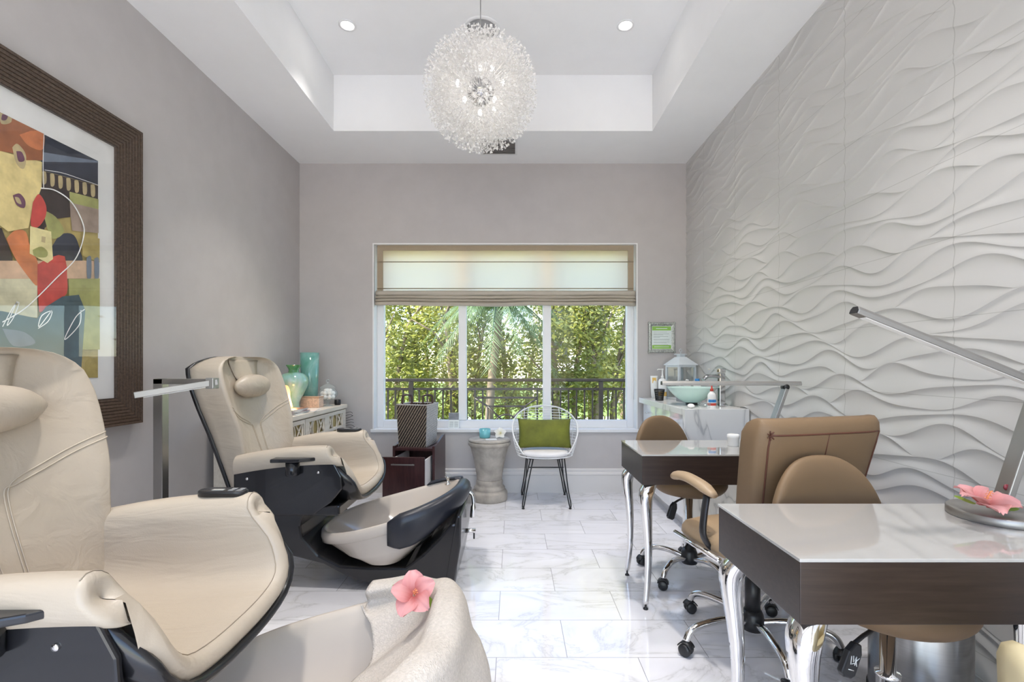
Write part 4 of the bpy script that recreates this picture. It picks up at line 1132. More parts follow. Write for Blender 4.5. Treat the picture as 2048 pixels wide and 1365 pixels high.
# ------------------------------------------------------------------ dark cart with basket
def cart():
    t = thing('towel_cart', 'small dark mahogany cart with an open drawer under the wicker basket', 'cart', (-.84, 4.32, 0), R(-5))
    m = M['mahog']
    w, d = .185, .20
    side = [(-d, .06), (d, .06), (d, .615), (d-.06, .612), (-d+.09, .565), (-d, .56)]
    for s in (-1, 1):
        obj('side_panel', MB().prism(side, s*w if s < 0 else w-.022, s*w+.022 if s < 0 else w, 'x'), m, t, bevel=.003)
    obj('top_shelf', MB().box(-w+.022, w-.022, -d+.005, d, .520, .540), m, t)
    obj('bottom_shelf', MB().box(-w+.022, w-.022, -d+.005, d, .07, .09), m, t)
    obj('back_panel', MB().box(-w+.022, w-.022, d-.015, d, .09, .52), m, t)
    dr = obj('drawer', MB().box(-w+.01, w-.015, -d-.27, -d-.25, .16, .515), m, t, bevel=.002)
    mb = MB(); mb.box(-w+.03, -w+.04, -d-.25, d-.05, .20, .47); mb.box(w-.05, w-.04, -d-.25, d-.05, .20, .47); mb.box(-w+.04, w-.05, -d-.25, d-.05, .20, .21)
    obj('drawer_box', mb, M['base'], dr)
    obj('handle', MB().box(-.10, .09, -d-.285, -d-.278, .452, .462).box(-.09, -.08, -d-.28, -d-.27, .452, .462).box(.07, .08, -d-.28, -d-.27, .452, .462), M['alu'], dr)
    for x in (-w+.04, w-.04):
        for y in (-d+.05, d-.05):
            obj('caster', MB().lathe([(0, -.012), (.026, -.012), (.03, 0), (.026, .012), (0, .012)], 16, M=Matrix.Translation((x, y, .03)) @ Matrix.Rotation(pi/2, 4, 'Y')).box(x-.01, x+.01, y-.01, y+.01, .045, .072), M['black'], t)
    # basket
    b = thing('wicker_basket', 'square dark and white wicker basket with two handles standing on the cart', 'basket', (-.86, 4.32, .541), R(-11))
    dk = NT('dark wicker')
    co = dk.coord((1, 1, 1)); wv = dk.new('ShaderNodeTexWave', wave_type='BANDS', bands_direction='DIAGONAL'); mp = dk.new('ShaderNodeMapping'); mp.inputs['Scale'].default_value = (1.0, 0, -0.62)
    dk.link(co, mp.inputs[0]); dk.link(mp.outputs[0], wv.inputs[0]); wv.inputs['Scale'].default_value = 26; wv.inputs['Distortion'].default_value = 1.2; wv.inputs['Detail Scale'].default_value = 4
    dk.link(dk.ramp(wv.outputs['Fac'], [(.72, (.016, .010, .008)), (.97, (.36, .29, .22))]), dk.b.inputs['Base Color']); dk.b.inputs['Roughness'].default_value = .5
    dk.bump(wv.outputs['Fac'], .4, .005)
    lt = NT('whitish wicker'); co = lt.coord((1, 1, 1)); wv = lt.new('ShaderNodeTexWave', wave_type='BANDS', bands_direction='Z'); lt.link(co, wv.inputs[0]); wv.inputs['Scale'].default_value = 32; wv.inputs['Distortion'].default_value = 3; wv.inputs['Detail Scale'].default_value = 6
    lt.link(lt.ramp(wv.outputs['Fac'], [(.35, (.20, .18, .17)), (.6, (.66, .64, .63))]), lt.b.inputs['Base Color']); lt.b.inputs['Roughness'].default_value = .6; lt.bump(wv.outputs['Fac'], .5, .006)
    h, b0, b1 = .365, .124, .139
    def wall_(p0, p1, p2, p3): return MB().add([p0, p1, p2, p3], [(0, 1, 2, 3)])
    c0 = [(-b0, -b0, 0), (b0, -b0, 0), (b0, b0, 0), (-b0, b0, 0)]; c1 = [(-b1, -b1, h), (b1, -b1, h), (b1, b1, h), (-b1, b1, h)]
    for i in range(4):
        j = (i+1) % 4
        obj('wicker_side', wall_(c0[i], c0[j], c1[j], c1[i]), dk.m if i % 2 == 0 else lt.m, b, solid=.010)
    obj('wicker_bottom', MB().box(-b0, b0, -b0, b0, 0, .008), dk.m, b)
    rim = MB().tube([(x, y, h) for x, y, _ in c1], .008, 8, closed=True); obj('rim', rim, lt.m, b)
    for s in (-1, 1):
        x = s*(b1-.03)
        pts = [(x, 0, h-.03), (x, 0, h+.035)] 
        P = smooth_path([(s*b1-.0, -.05, h-.06), (s*b1, -.05, h+.05), (s*b1, -.035, h+.078), (s*b1, .035, h+.078), (s*b1, .05, h+.05), (s*b1, .05, h-.06)], 4)
        P = [Vector((s*(b1-.045)+p.y*.75, -s*0+(-.02 if s < 0 else .0)+p.y*.35, p.z)) for p in P]
        obj('handle', MB().tube(P, .009, 8), M['mahog'], b)
cart()

# ------------------------------------------------------------------ stone urn table, candle, orchid, card
def urn():
    U = Vector((-.225, 4.50, 0))
    t = thing('stone_urn_table', 'weathered stone urn used as a side table under the window', 'side table', U)
    p = [(0, 0), (.166, 0), (.168, .012), (.168, .07), (.160, .085), (.140, .09), (.142, .10), (.145, .118), (.130, .13), (.122, .14), (.124, .15), (.126, .175), (.121, .185), (.120, .19)]
    obj('plinth', MB().lathe(p, 48), M['stone'], t)
    p = [(.118, .188), (.122, .24), (.136, .32), (.155, .41), (.175, .485), (.186, .505), (.196, .512), (.199, .525), (.197, .540), (.188, .545)]
    P = smooth_path([(a, 0, b) for a, b in p], 3)
    obj('body', MB().lathe([(q.x, q.z) for q in P], 48), M['stone'], t)
    obj('top_slab', MB().lathe([(0, .545), (.190, .545), (.196, .552), (.196, .562), (.188, .570), (.165, .572), (0, .572)], 48), M['stone'], t)
    c = thing('candle_jar', 'teal glass candle jar on the stone urn table', 'candle', (U.x-.045, U.y+.02, .572))
    obj('jar', MB().lathe([(0, 0), (.045, 0), (.051, .008), (.053, .085), (.048, .085), (.046, .01), (0, .008)], 28), M['teal'], c)
    obj('wax', MB().lathe([(0, .009), (.045, .010), (.046, .055), (0, .055)], 24), mat('aqua wax', (.35, .70, .74), .5), c)
    hibiscus('white orchid bloom on the stone urn table beside the candle', (U.x+.10, U.y+.02, .609), (R(55), 0, R(0)), .85, 'petalwhite', False, 'orchid_flower')
    o = obj('paper_napkin', MB().box(-.05, .05, -.035, .035, 0, .003), M['white'], loc=(U.x+.02, U.y-.09, .5725)); o.rotation_euler = (0, 0, R(8)); tag(o, 'small white paper card lying in front of the candle', 'card')
    k = thing('information_card', 'small printed card standing on the window sill by the basket', 'card', (-.60, 4.82, WZ0))
    k.rotation_euler = (R(-8), 0, 0)
    obj('card', MB().box(-.052, .052, -.001, .001, 0, .155), M['paper'], k)
    obj('photo_print', MB().box(-.050, .050, -.0018, -.001, .085, .152), mat('grey print', (.22, .23, .26), .5, var=.3, vscale=25), k)
    mb = MB()
    for i in range(5): mb.box(-.042, -.004, -.0016, -.001, .012+.012*i, .016+.012*i); mb.box(.006, .044, -.0016, -.001, .012+.012*i, .016+.012*i)
    obj('text_lines', mb, M['ink'], k)
urn()

# ------------------------------------------------------------------ wire chair
def wire_chair():
    t = thing('wire_chair', 'white wire tub chair with black hairpin legs under the window', 'chair', (.29, 4.42, 0))
    def surf(th, z):       # th from the middle of the back, radians
        q = (z-.43)/.43
        w = .205+.095*sin(pi*min(1, .15+q*.62))
        dpt = .185+.075*min(1, q*1.4)
        return Vector((w*sin(th), dpt*cos(th)*(1.0 if cos(th) > 0 else 1.05), z))
    TH = R(128)
    def ztop(th): q = abs(th)/TH; return .862-.40*q**2.3
    rim = [surf(th, ztop(th)) for th in [-TH+2*TH*i/48 for i in range(49)]]
    front = [Vector((rim[-1].x*(1-2*i/12), rim[-1].y-.03*sin(pi*i/12), rim[-1].z-.005)) for i in range(1, 12)]
    mb = MB(); mb.tube(rim+front, .0065, 8, closed=True)
    mb.tube([surf(2*pi*i/48, .432) for i in range(48)], .006, 8, closed=True)
    obj('rim', mb, M['wirewhite'], t)
    mb = MB()
    for k in range(1, 17):
        z = .432+.026*k; seg = []
        for i in range(97):
            th = -TH+2*TH*i/96
            if z < ztop(th): seg.append(surf(th, z))
        if len(seg) > 2: mb.tube(seg, .0028, 6)
    for i in range(15):
        th = -R(112)+R(224)*i/14; zt = ztop(th)
        mb.tube([surf(th, .432+(zt-.432)*j/8) for j in range(9)], .0028, 6)
    for k in range(-4, 5):
        x = k*.045; h = (max(0, 1-(x/.205)**2))**.5
        mb.tube([(x, -.185*h, .430), (x, .185*h, .430)], .0028, 6)
    for k in range(-3, 4):
        y = k*.05; h = (max(0, 1-(y/.187)**2))**.5
        mb.tube([(-.205*h, y, .430), (.205*h, y, .430)], .0028, 6)
    obj('wire_basket', mb, M['wirewhite'], t)
    rows = []
    for s, z in ((.0, .438), (.9, .438), (1.0, .448), (1.02, .462), (.98, .474), (.85, .480), (.4, .484), (.0, .485)):
        rows.append([(.205*s*math.copysign(abs(cos(a))**.75, cos(a)), -.02+.185*s*math.copysign(abs(sin(a))**.75, sin(a)), z) for a in [2*pi*k/40 for k in range(40)]])
    obj('seat_cushion', MB().grid(rows, cu=True), M['whitecush'], t)
    mb = MB()
    mb.tube([(-.15, -.13, .418), (.15, -.13, .418), (.15, .13, .418), (-.15, .13, .418)], .006, 8, closed=True)
    mb.tube([(-.155, -.145, .345), (.155, -.145, .345)], .005, 8)
    obj('leg_frame', mb, M['blackmetal'], t)
    for sx in (-1, 1):
        for sy in (-1, 1):
            f = Vector((sx*.205, sy*.23, .012)); m = MB()
            a, b = Vector((sx*.165, sy*.13, .42)), Vector((sx*.115, sy*.145, .42))
            m.tube(smooth_path([a, a.lerp(f, .6), f+Vector((sx*.006, 0, .03)), f, f+Vector((-sx*.010, 0, .03)), b.lerp(f, .6), b], 4), .0055, 8)
            m.lathe([(0, 0), (.012, 0), (.012, .008), (.006, .016), (0, .016)], 12, (f.x, f.y, 0))
            obj('leg', m, M['blackmetal'], t)
    # cushion
    rows = []
    W_, H_ = .245, .135
    def pil(u, v, s):
        e = (max(0, (1-abs(u)**2.6))*max(0, (1-abs(v)**2.6)))**.5
        pin = 1-.07*(1-abs(u)**2)*abs(v)**4
        return (W_*u*(1-.05*(1-v*v)*abs(u)**4), s*(.055*e)+.006*sin(u*5+v*3)*e*s, H_*v*pin)
    g = 20
    mb = MB()
    for s in (1, -1): mb.grid([[pil(-1+2*i/g, -1+2*j/g, s) for i in range(g+1)] for j in range(g+1)])
    o = obj('throw_pillow', mb, M['green'], loc=(.285, 4.425, .628)); o.rotation_euler = (R(-12), 0, 0)
    tag(o, 'olive green velvet pillow propped on the white wire chair', 'pillow')
wire_chair()

# ------------------------------------------------------------------ manicure desks
def desk(label, Y0, Y1, X0, X1, group):
    t = thing('manicure_desk', label, 'desk', (X0, Y0, 0), 0, group)
    L, D = X1-X0, Y1-Y0; za, zt = .645, .80
    obj('apron', MB().box(.0, L, .0, D, za, zt-.008), M['espresso'], t, bevel=.002)
    g = obj('glass_top', MB().box(-.002, L+.002, -.002, D+.002, zt-.008, zt), M['deskglass'], t, bevel=.001)
    prof = [(.645, .040, .032), (.625, .024, .034), (.60, .010, .034), (.57, .004, .031), (.52, .006, .027), (.45, .014, .023), (.36, .022, .019), (.27, .025, .016), (.18, .022, .0145), (.10, .014, .0135), (.03, .004, .0125)]
    P = smooth_path([(o, h, z) for z, o, h in prof], 3)
    for cx, cy in ((0, 0), (0, 1), (1, 0), (1, 1)):
        sx, sy = (1 if cx == 0 else -1), (1 if cy == 0 else -1)
        bx, by = (.018 if cx == 0 else L-.018), (.030 if cy == 0 else D-.030)
        rows = []
        for p in P:
            o, h = p.x, p.y; c = Vector((bx+sx*(o*.8+.005), by+sy*o*.5, p.z)); k = .35*h
            rows.append([c+Vector(q) for q in ((-h+k, -h, 0), (h-k, -h, 0), (h, -h+k, 0), (h, h-k, 0), (h-k, h, 0), (-h+k, h, 0), (-h, h-k, 0), (-h, -h+k, 0))])
        lg = obj('leg', MB().grid(rows, cu=True, cap0=True, cap1=True), M['chrome'], t)
        f = P[-1]; c = (bx+sx*(f.x*.8+.005), by+sy*f.x*.5)
        obj('foot', MB().lathe([(0, 0), (.013, 0), (.012, .006), (.005, .01), (.005, .031)], 12, (c[0], c[1], 0)), M['black'], lg)
    return t
desk('dark wood manicure desk nearest the camera with a pink flower on it', 1.12, 1.565, .668, 1.66, 'glass topped manicure desks')
desk('dark wood manicure desk farther back, in front of the marble sink counter', 2.434, 2.90, .652, 1.66, 'glass topped manicure desks')

def led_lamp(label, base, lean, arm, hinge_frac, bar_dir, bar_len, group='slim desk lamps'):
    t = thing('led_desk_lamp', label, 'desk lamp', base, 0, group)
    obj('base', MB().lathe([(0, 0), (.118, 0), (.120, .003), (.120, .022), (.116, .025), (0, .025)], 48), M['alu'], t)
    d = Vector(lean).normalized(); top = Vector((0, 0, .025))+d*arm
    Mx = Matrix.Translation((0, 0, .022)) @ d.to_track_quat('Z', 'Y').to_matrix().to_4x4()
    a = obj('arm', MB().box(-.024, .024, -.010, .010, 0, arm, M=Mx), M['alu'], t, bevel=.003)
    obj('power_button', MB().lathe([(0, 0), (.009, 0), (.009, .003), (0, .004)], 14, M=Matrix.Translation(Vector((0, 0, .022))+d*.075+Vector((-.012, -.0, 0))) @ Matrix.Rotation(pi/2, 4, 'X') @ Matrix.Translation((0, 0, .009))), mat('maroon button', (.18, .02, .03), .3), a)
    obj('hinge', MB().tube([top+Vector((0, -.018, .006)), top+Vector((0, .018, .006))], .016, 14), M['black'], t)
    b = Vector(bar_dir).normalized(); s = top+Vector((0, 0, .024))-b*bar_len*hinge_frac
    Mb = Matrix.Translation(s) @ b.to_track_quat('X', 'Z').to_matrix().to_4x4()
    prof = [(-.017, -.009), (.017, -.009), (.017, .004), (.010, .014), (-.010, .014), (-.017, .004)]
    bar = obj('light_bar', MB().prism(prof, 0, bar_len, 'x', M=Mb), M['alu'], t, bevel=.002)
    obj('end_cap', MB().prism([(y*.86, z*.86) for y, z in prof], bar_len, bar_len+.003, 'x', M=Mb), M['black'], bar)
    obj('diffuser', MB().box(.03, bar_len-.03, -.012, .012, -.0105, -.008, M=Mb), M['white'], bar)
    return t
led_lamp('slim silver desk lamp on the nearest manicure desk, its bar rising diagonally', (1.435, 1.42, .80), (.31, -.02, 1), .36, .10, (-.55, -.02, .215), .66)
led_lamp('slim silver desk lamp on the farther manicure desk, its bar level', (1.395, 2.66, .80), (.36, .0, 1), .32, .11, (-1, .06, .0), .755)
hibiscus('pink hibiscus flower lying on the round base of the nearest desk lamp', (1.345, 1.375, .850), (R(16), R(0), R(20)), 1.08)
o = obj('cream_pot', MB().lathe([(0, 0), (.028, 0), (.03, .004), (.03, .042), (.033, .044), (.033, .062), (.028, .066), (0, .066)], 24), M['white'], loc=(1.235, 2.70, .80)); tag(o, 'small white lidded pot on the farther manicure desk', 'pot')

# ------------------------------------------------------------------ chairs on casters
def caster(parent, x, y, ang, leg):
    w = MB(); Mx = Matrix.Translation((x, y, .027)) @ Matrix.Rotation(ang, 4, 'Z')
    for s in (-1, 1):
        w.lathe([(0, -.010), (.018, -.010), (.026, -.006), (.027, 0), (.026, .006), (.018, .010), (0, .010)], 18, M=Mx @ Matrix.Translation((0, s*.015, 0)) @ Matrix.Rotation(pi/2, 4, 'X'))
    o = obj('caster', w, M['black'], leg)
    h = MB(); h.tube([Vector((x, y, .052))+Matrix.Rotation(ang, 3, 'Z') @ Vector((0, 0, 0)), (x, y, .062)], .009, 8)
    h.grid([[Mx @ Vector((cos(a)*.031, q, sin(a)*.031+.001)) for a in [R(20+140*k/10) for k in range(11)]] for q in (-.020, .020)])
    obj('caster_hood', h, M['black'], o, solid=.004)

def star_base(t, Rad, a0, metal=True, hub=.045):
    mm = M['chrome']
    for k in range(5):
        a = R(a0+72*k); c, s = cos(a), sin(a)
        pr = [(.03, .105), (.12, .128), (.20, .128), (Rad-.06, .118), (Rad-.02, .098), (Rad, .062)]
        P = smooth_path([(c*r_, s*r_, z) for r_, z in pr], 4)
        lg = obj('star_leg', MB().tube(P, .0155, 10), mm, t)
        caster(t, c*Rad, s*Rad, a+1.1+k, lg)
    obj('hub', MB().lathe([(0, .075), (hub, .075), (hub+.004, .10), (hub, .14), (hub*.8, .16), (0, .16)], 24), M['black'], t)

def office_chair():
    t = thing('office_chair', 'tan swivel armchair with a tall seamed back between the two desks', 'office chair', (1.07, 2.15, 0), R(15))
    star_base(t, .335, 123.3-17)
    obj('column', MB().lathe([(.032, .14), (.032, .30), (.020, .305), (.020, .43), (0, .43)], 20), M['black'], t)
    obj('mechanism', MB().box(-.09, .09, -.11, .10, .405, .445), M['black'], t, bevel=.01)
    # seat: rounded pad, waterfall front (front = +y)
    rows = []
    for s, z in ((.0, .445), (.80, .448), (.95, .458), (1.0, .482), (.99, .512), (.93, .532), (.75, .543), (.4, .548), (.0, .55)):
        row = []
        for k in range(48):
            a = 2*pi*k/48; x = .255*s*math.copysign(abs(cos(a))**.55, cos(a)); y = .02+.25*s*math.copysign(abs(sin(a))**.6, sin(a))
            row.append((x, y, z-.035*max(0, (y-.12)/.15)**2-.006))
        rows.append(row)
    obj('seat', MB().grid(rows, cu=True), M['tanlight'], t)
    # back: thick padded slab leaning back, wider at the top
    TH = R(13); bm = MB(); rows = []
    def bp(x, d, h):      # h along the back, d depth (negative = behind)
        return (x, -.215+d*cos(TH)-h*sin(TH), .47+h*cos(TH)+d*sin(TH)*.3)
    hs = [0, .015, .05, .12, .2, .3, .4, .48, .54, .575, .592, .60]
    for h in hs:
        w = .235+.055*min(1, h/.5); e = 1.0
        if h > .54: w -= .020*((h-.54)/.06)**2
        th = .048 if h < .54 else .048*(1-((h-.54)/.062)**2)**.5+.002
        if h < .05: th *= .6+.4*h/.05
        row = []
        for k in range(44):
            a = 2*pi*k/44; row.append(bp(w*math.copysign(abs(cos(a))**.35, cos(a)), th*math.copysign(abs(sin(a))**.6, sin(a))*(1 if sin(a) < 0 else 1+1.9*cos(a)**4)+.012*(cos(a)**2)*min(1, h/.3), h))
        rows.append(row)
    b = obj('backrest', MB().grid(rows, cu=True, cap0=True, cap1=True), M['tan'], t)
    mb = MB()
    def rear(x, h):
        w = .235+.055*min(1, h/.5); c_ = min(1, abs(x)/w)**(1/.35); th = .048
        return bp(x, -th*(1-c_*c_)**.3+.012*c_*c_*min(1, h/.3)-.0012, h)
    for s in (-1, 1):
        mb.tube([rear(s*.87*(.235+.055*min(1, h/.5)), h) for h in (.03, .1, .2, .3, .4, .5, .545)], .0034, 6)
    mb.tube([rear(x, .545) for x in [-.252+.504*i/16 for i in range(17)]], .0034, 6)
    mb.tube([rear(0, h) for h in (.05, .2, .35, .5, .545)], .0020, 6)
    c = rear(-.252, .545)
    for k in range(7):
        a = k*.9; mb.tube([c, Vector(c)+Vector((cos(a)*.017, -.004, sin(a)*.017))], .0025, 5)
    obj('back_seams', mb, M['tanseam'], b)
    for s in (-1, 1):
        P = [(s*.236, -.05, .695), (s*.240, .03, .722), (s*.243, .12, .736), (s*.246, .185, .734), (s*.246, .222, .722)]
        P = smooth_path(P, 4)
        a = obj('armrest', MB().tube(P, [.012+.022*min(1, (i+1)/4)*(1 if i < len(P)-2 else .75) for i in range(len(P))], 14, flat=(.62, 1.0)), M['tanlight'], t)
        obj('arm_support', MB().tube(smooth_path([(s*.238, .0, .685), (s*.268, -.02, .60), (s*.275, -.03, .52), (s*.20, -.02, .44), (s*.06, 0, .432)], 4), .017, 10, flat=(.7, 1.2)), M['black'], a)
    for s in (-1, 1): obj('seat_rail', MB().tube([(s*.262, .20, .462), (s*.268, -.12, .452)], .012, 8), M['chrome'], t)
office_chair()

def stool(label, loc, rz, a0, mark, top=0.0):
    t = thing('backed_stool', label, 'stool', loc, rz, 'tan stools with half-round backs')
    star_base(t, .285, a0)
    obj('column', MB().lathe([(.030, .14), (.030, .30), (.034, .302), (.034, .312), (.021, .316), (.021, .49), (0, .49)], 20), M['chrome'], t)
    P = smooth_path([(a, 0, b) for a, b in [(1e-4, .485), (.10, .487), (.17, .500), (.205, .530), (.212, .560), (.200, .585), (.17, .598), (.08, .605), (1e-4, .606)]], 3)
    obj('seat', MB().lathe([(q.x, q.z) for q in P], 40), M['tan'], t)
    # half-round back, curving round the sitter (sitter faces -y)
    rows = []
    Wd, z0, z1 = .245, .60, .925
    for u in range(33):
        q = sin(-pi/2+pi*u/32); x = Wd*q*1.0
        hh = (z1-z0)*(max(.0, 1-abs(q)**2.5))**.5+.004
        yy = .262-.055*q*q
        row = []
        th = .024
        for k in range(20):
            a = 2*pi*k/20; row.append((x, yy+th*math.copysign(abs(cos(a))**.8, cos(a))*(.35+.65*(max(0, 1-q**6))), z0+hh*.5+hh*.5*math.copysign(abs(sin(a))**.45, sin(a))))
        rows.append(row)
    obj('backrest', MB().grid(rows, cu=True, cap0=True, cap1=True), M['tan'], t)
    obj('back_support', MB().tube(smooth_path([(0, .10, .478), (0, .22, .475), (0, .285, .52), (0, .285, .70)], 4), .014, 8, flat=(.5, 1.6)), M['black'], t)
    lv = obj('height_lever', MB().tube([(-.02, -.02, .485), (-.18, -.08, .488), (-.238, -.103, .485)], .006, 8), M['black'], t)
    Mx = Matrix.Translation((-.252, -.108, .450)) @ Matrix.Rotation(R(24), 4, 'Y') @ Matrix.Rotation(R(10), 4, 'Z')
    pd = obj('lever_paddle', MB().prism([(-.012, .045), (.012, .045), (.028, .02), (.030, -.04), (.015, -.05), (-.015, -.05), (-.030, -.04), (-.028, .02)], -.009, .009, M=Mx), M['black'], lv, bevel=.004)
    if mark:
        mb = MB()
        for p in [[(-.018, .010), (-.010, -.012)], [(-.010, .012), (-.003, -.004), (.004, .012)], [(-.006, -.010), (.010, -.004)], [(.004, .012), (.008, -.012)], [(.008, .0), (.018, .010)], [(.009, -.001), (.018, -.013)], [(-.012, -.026), (.012, -.026)]]:
            mb.tube([(a, -.0096, b) for a, b in p], .0012, 4, M=Mx)
        obj('maker_mark', mb, M['white'], pd)
    return t
stool('tan stool with a half-round back tucked under the nearest desk', (1.145, 1.47, 0), R(12), -11, True)
stool('tan stool with a half-round back tucked under the farther desk', (1.05, 2.87, 0), R(28), 149-28, False)

# steel bin below the nearest desk
def bin_():
    t = thing('steel_bin', 'brushed steel waste bin standing below the nearest desk', 'bin', (1.50, 1.78, 0))
    obj('body', MB().lathe([(.0, .03), (.150, .03), (.152, .04), (.152, .36), (.15, .365), (0, .365)], 44), M['steel'], t)
    obj('base_ring', MB().lathe([(0, 0), (.156, 0), (.157, .03), (.150, .032)], 44), M['black'], t)
    obj('lid', MB().lathe([(.154, .365), (.153, .375), (.12, .392), (0, .40)], 44), M['black'], t)
bin_()

# pale chair whose corner enters the frame at the lower right
def client_chair():
    t = thing('client_chair', 'pale cream upholstered chair at the lower right corner, mostly out of frame', 'chair', (1.172, .80, 0), R(-8))
    P = smooth_path([(a, 0, b) for a, b in [(1e-4, .36), (.20, .365), (.235, .39), (.24, .43), (.22, .455), (1e-4, .465)]], 3)
    obj('seat', MB().lathe([(q.x, q.z) for q in P], 36), M['yellowcream'], t)
    rows = []
    for i in range(29):
        a = R(-20+220*i/28)+pi; c, s = cos(a), sin(a); h = .728-.03*sin(i/28*pi)+.012*sin(i*1.3)
        rows.append([Vector((c*rd, s*rd*.95, z)) for rd, z in ((.235, .40), (.225, .55), (.225, h-.03), (.235, h-.005), (.252, h), (.268, h-.008), (.275, h-.03), (.27, .55), (.262, .38))])
    obj('backrest', MB().grid(rows, cap0=True, cap1=True, cv=False), M['yellowcream'], t)
    for k in range(4):
        a = pi/4+k*pi/2; obj('leg', MB().tube([(.15*cos(a), .15*sin(a), .37), (.2*cos(a), .2*sin(a), 0)], [.018, .011], 10), M['espresso'], t)
client_chair()

# ------------------------------------------------------------------ marble counter with sink
KT = .937
def counter():
    x0, x1, y0, y1 = 1.233, 1.697, 3.455, 4.72
    t = thing('marble_counter', 'white veined marble waterfall counter in the back right corner', 'counter', (x0, y0, 0))
    inv = Matrix.Translation((-x0, -y0, 0))
    obj('worktop', MB().box(x0, x1, y0+.05, y1, KT-.048, KT, M=inv), M['marble'], t, bevel=.002)
    obj('waterfall_panel', MB().box(x0, x1, y0, y0+.05, 0, KT, M=inv), M['marble'], t, bevel=.002)
    obj('cabinet_body', MB().box(x0+.06, x1, y0+.052, y1, .09, KT-.05, M=inv), M['white'], t)
    obj('plinth', MB().box(x0+.10, x1, y0+.052, y1, 0, .09, M=inv), M['base'], t)
    gw = mat('glossy white lacquer', (.84, .84, .84), .06, coat=.8, var=.01)
    n = 3; w = (y1-y0-.06)/n
    for i in range(n):
        a = y0+.055+w*i
        d = obj('door', MB().box(x0+.040, x0+.060, a+.003, a+w-.003, .10, KT-.055, M=inv), gw, t, bevel=.002)
        obj('knob', MB().tube([(x0+.04, a+w*.5, KT-.13), (x0+.018, a+w*.5, KT-.13)], .006, 8, M=inv).tube([(x0+.018, a+w*.5-.03, KT-.13), (x0+.018, a+w*.5+.03, KT-.13)], .006, 8, M=inv), M['chrome'], d)
    s = thing('vessel_sink', 'pale green ribbed glass vessel sink on the marble counter', 'sink', (1.43, 3.86, KT))
    prof = [(1e-4, .018), (.05, .018), (.075, .028)]
    for k in range(11):
        u = k/10; prof += [(.075+.115*u**.75, .03+.105*u), (.0775+.115*u**.75, .033+.105*u)]
    prof += [(.196, .140), (.190, .141)]+[(.070+.115*u**.75, .036+.105*u) for u in (1, .8, .6, .4, .2, 0)]+[(1e-4, .03)]
    obj('bowl', MB().lathe(prof, 48), M['sinkglass'], s)
    obj('mount_ring', MB().lathe([(0, 0), (.045, 0), (.045, .018), (0, .018)], 24), M['black'], s)
    f = thing('tall_faucet', 'tall chrome single lever faucet beside the glass sink', 'faucet', (1.61, 3.72, KT), R(0))
    obj('body', MB().box(-.022, .022, -.022, .022, 0, .255), M['chromedark'], f, bevel=.005)
    P = smooth_path([(-.0, 0, .222), (-.06, 0, .232), (-.11, 0, .230), (-.145, 0, .205)], 5)
    obj('spout', MB().tube(P, .024, 12, flat=(.6, 1.0)), M['chromedark'], f)
    h = obj('handle', MB().box(-.026, .024, -.024, .024, .260, .292), M['chromedark'], f, bevel=.004)
    obj('lever', MB().box(-.10, -.02, -.009, .009, .284, .290), M['chrome'], h, bevel=.002)
    # bottles
    b = thing('cleaner_bottle', 'clear bottle with a blue and red label and red nozzle in front of the faucet', 'bottle', (1.475, 3.575, KT))
    P = smooth_path([(a, 0, z) for a, z in [(1e-4, 0), (.029, 0), (.030, .01), (.030, .085), (.024, .105), (.013, .118), (.012, .126)]], 3)
    obj('body', MB().lathe([(q.x, q.z) for q in P], 24), M['white'], b)
    obj('red_band', MB().lathe([(.0306, .018), (.0306, .036)], 24, caps=False), M['red'], b)
    obj('blue_band', MB().grid([[(.0308*cos(a), .0308*sin(a), z) for a in [R(200+140*k/12) for k in range(13)]] for z in (.042, .062)]), M['blue'], b)
    obj('nozzle', MB().lathe([(.013, .124), (.012, .138), (.006, .145), (.0035, .168), (0, .17)], 16), M['red'], b)
    b = thing('spray_bottle', 'white bottle with a blue cap standing behind the sink under the spout', 'bottle', (1.56, 4.08, KT))
    obj('body', MB().lathe([(0, 0), (.03, 0), (.031, .01), (.031, .14), (.018, .16), (.015, .165), (0, .165)], 22), M['white'], b)
    obj('cap', MB().lathe([(.019, .162), (.019, .20), (.017, .203), (0, .203)], 18), M['blue'], b)
    b = thing('soap_bottle', 'clear tapered bottle standing between sink and faucet', 'bottle', (1.655, 3.92, KT))
    obj('body', MB().lathe([(0, 0), (.032, 0), (.033, .01), (.032, .12), (.026, .16), (.012, .185), (.006, .215), (0, .216)], 22), M['clear'], b)
    o = obj('cotton_pad', MB().ball((0, 0, .016), .026, 12, 8, (1, 1, .62)), M['cotton'], loc=(1.315, 3.56, KT)); tag(o, 'white cotton pad crumpled at the near edge of the counter', 'cotton pad')
    o = obj('soap_dish', MB().lathe([(0, .0), (.03, 0), (.042, .02), (.045, .04), (.042, .04), (.037, .02), (0, .008)], 24), M['clear'], loc=(1.405, 3.535, KT)); tag(o, 'small clear glass dish in front of the vessel sink', 'dish')
    # lantern
    l = thing('candle_lantern', 'tall grey white metal lantern with glass sides on the counter', 'lantern', (1.565, 4.50, KT), R(20))
    w = .088
    mb = MB()
    obj('base', MB().box(-w-.008, w+.008, -w-.008, w+.008, 0, .02), M['lantern'], l, bevel=.003)
    for sx in (-1, 1):
        for sy in (-1, 1): mb.box(sx*w-.009, sx*w+.009, sy*w-.009, sy*w+.009, .02, .30)
    mb.box(-w-.008, w+.008, -w-.008, w+.008, .30, .318)
    obj('frame', mb, M['lantern'], l, merge=False)
    for k in range(4):
        Mr = Matrix.Rotation(k*pi/2, 4, 'Z'); obj('glass_panel', MB().box(-w+.009, w-.009, -w-.002, -w+.001, .02, .30, M=Mr), M['clear'], l)
    q = w+.02
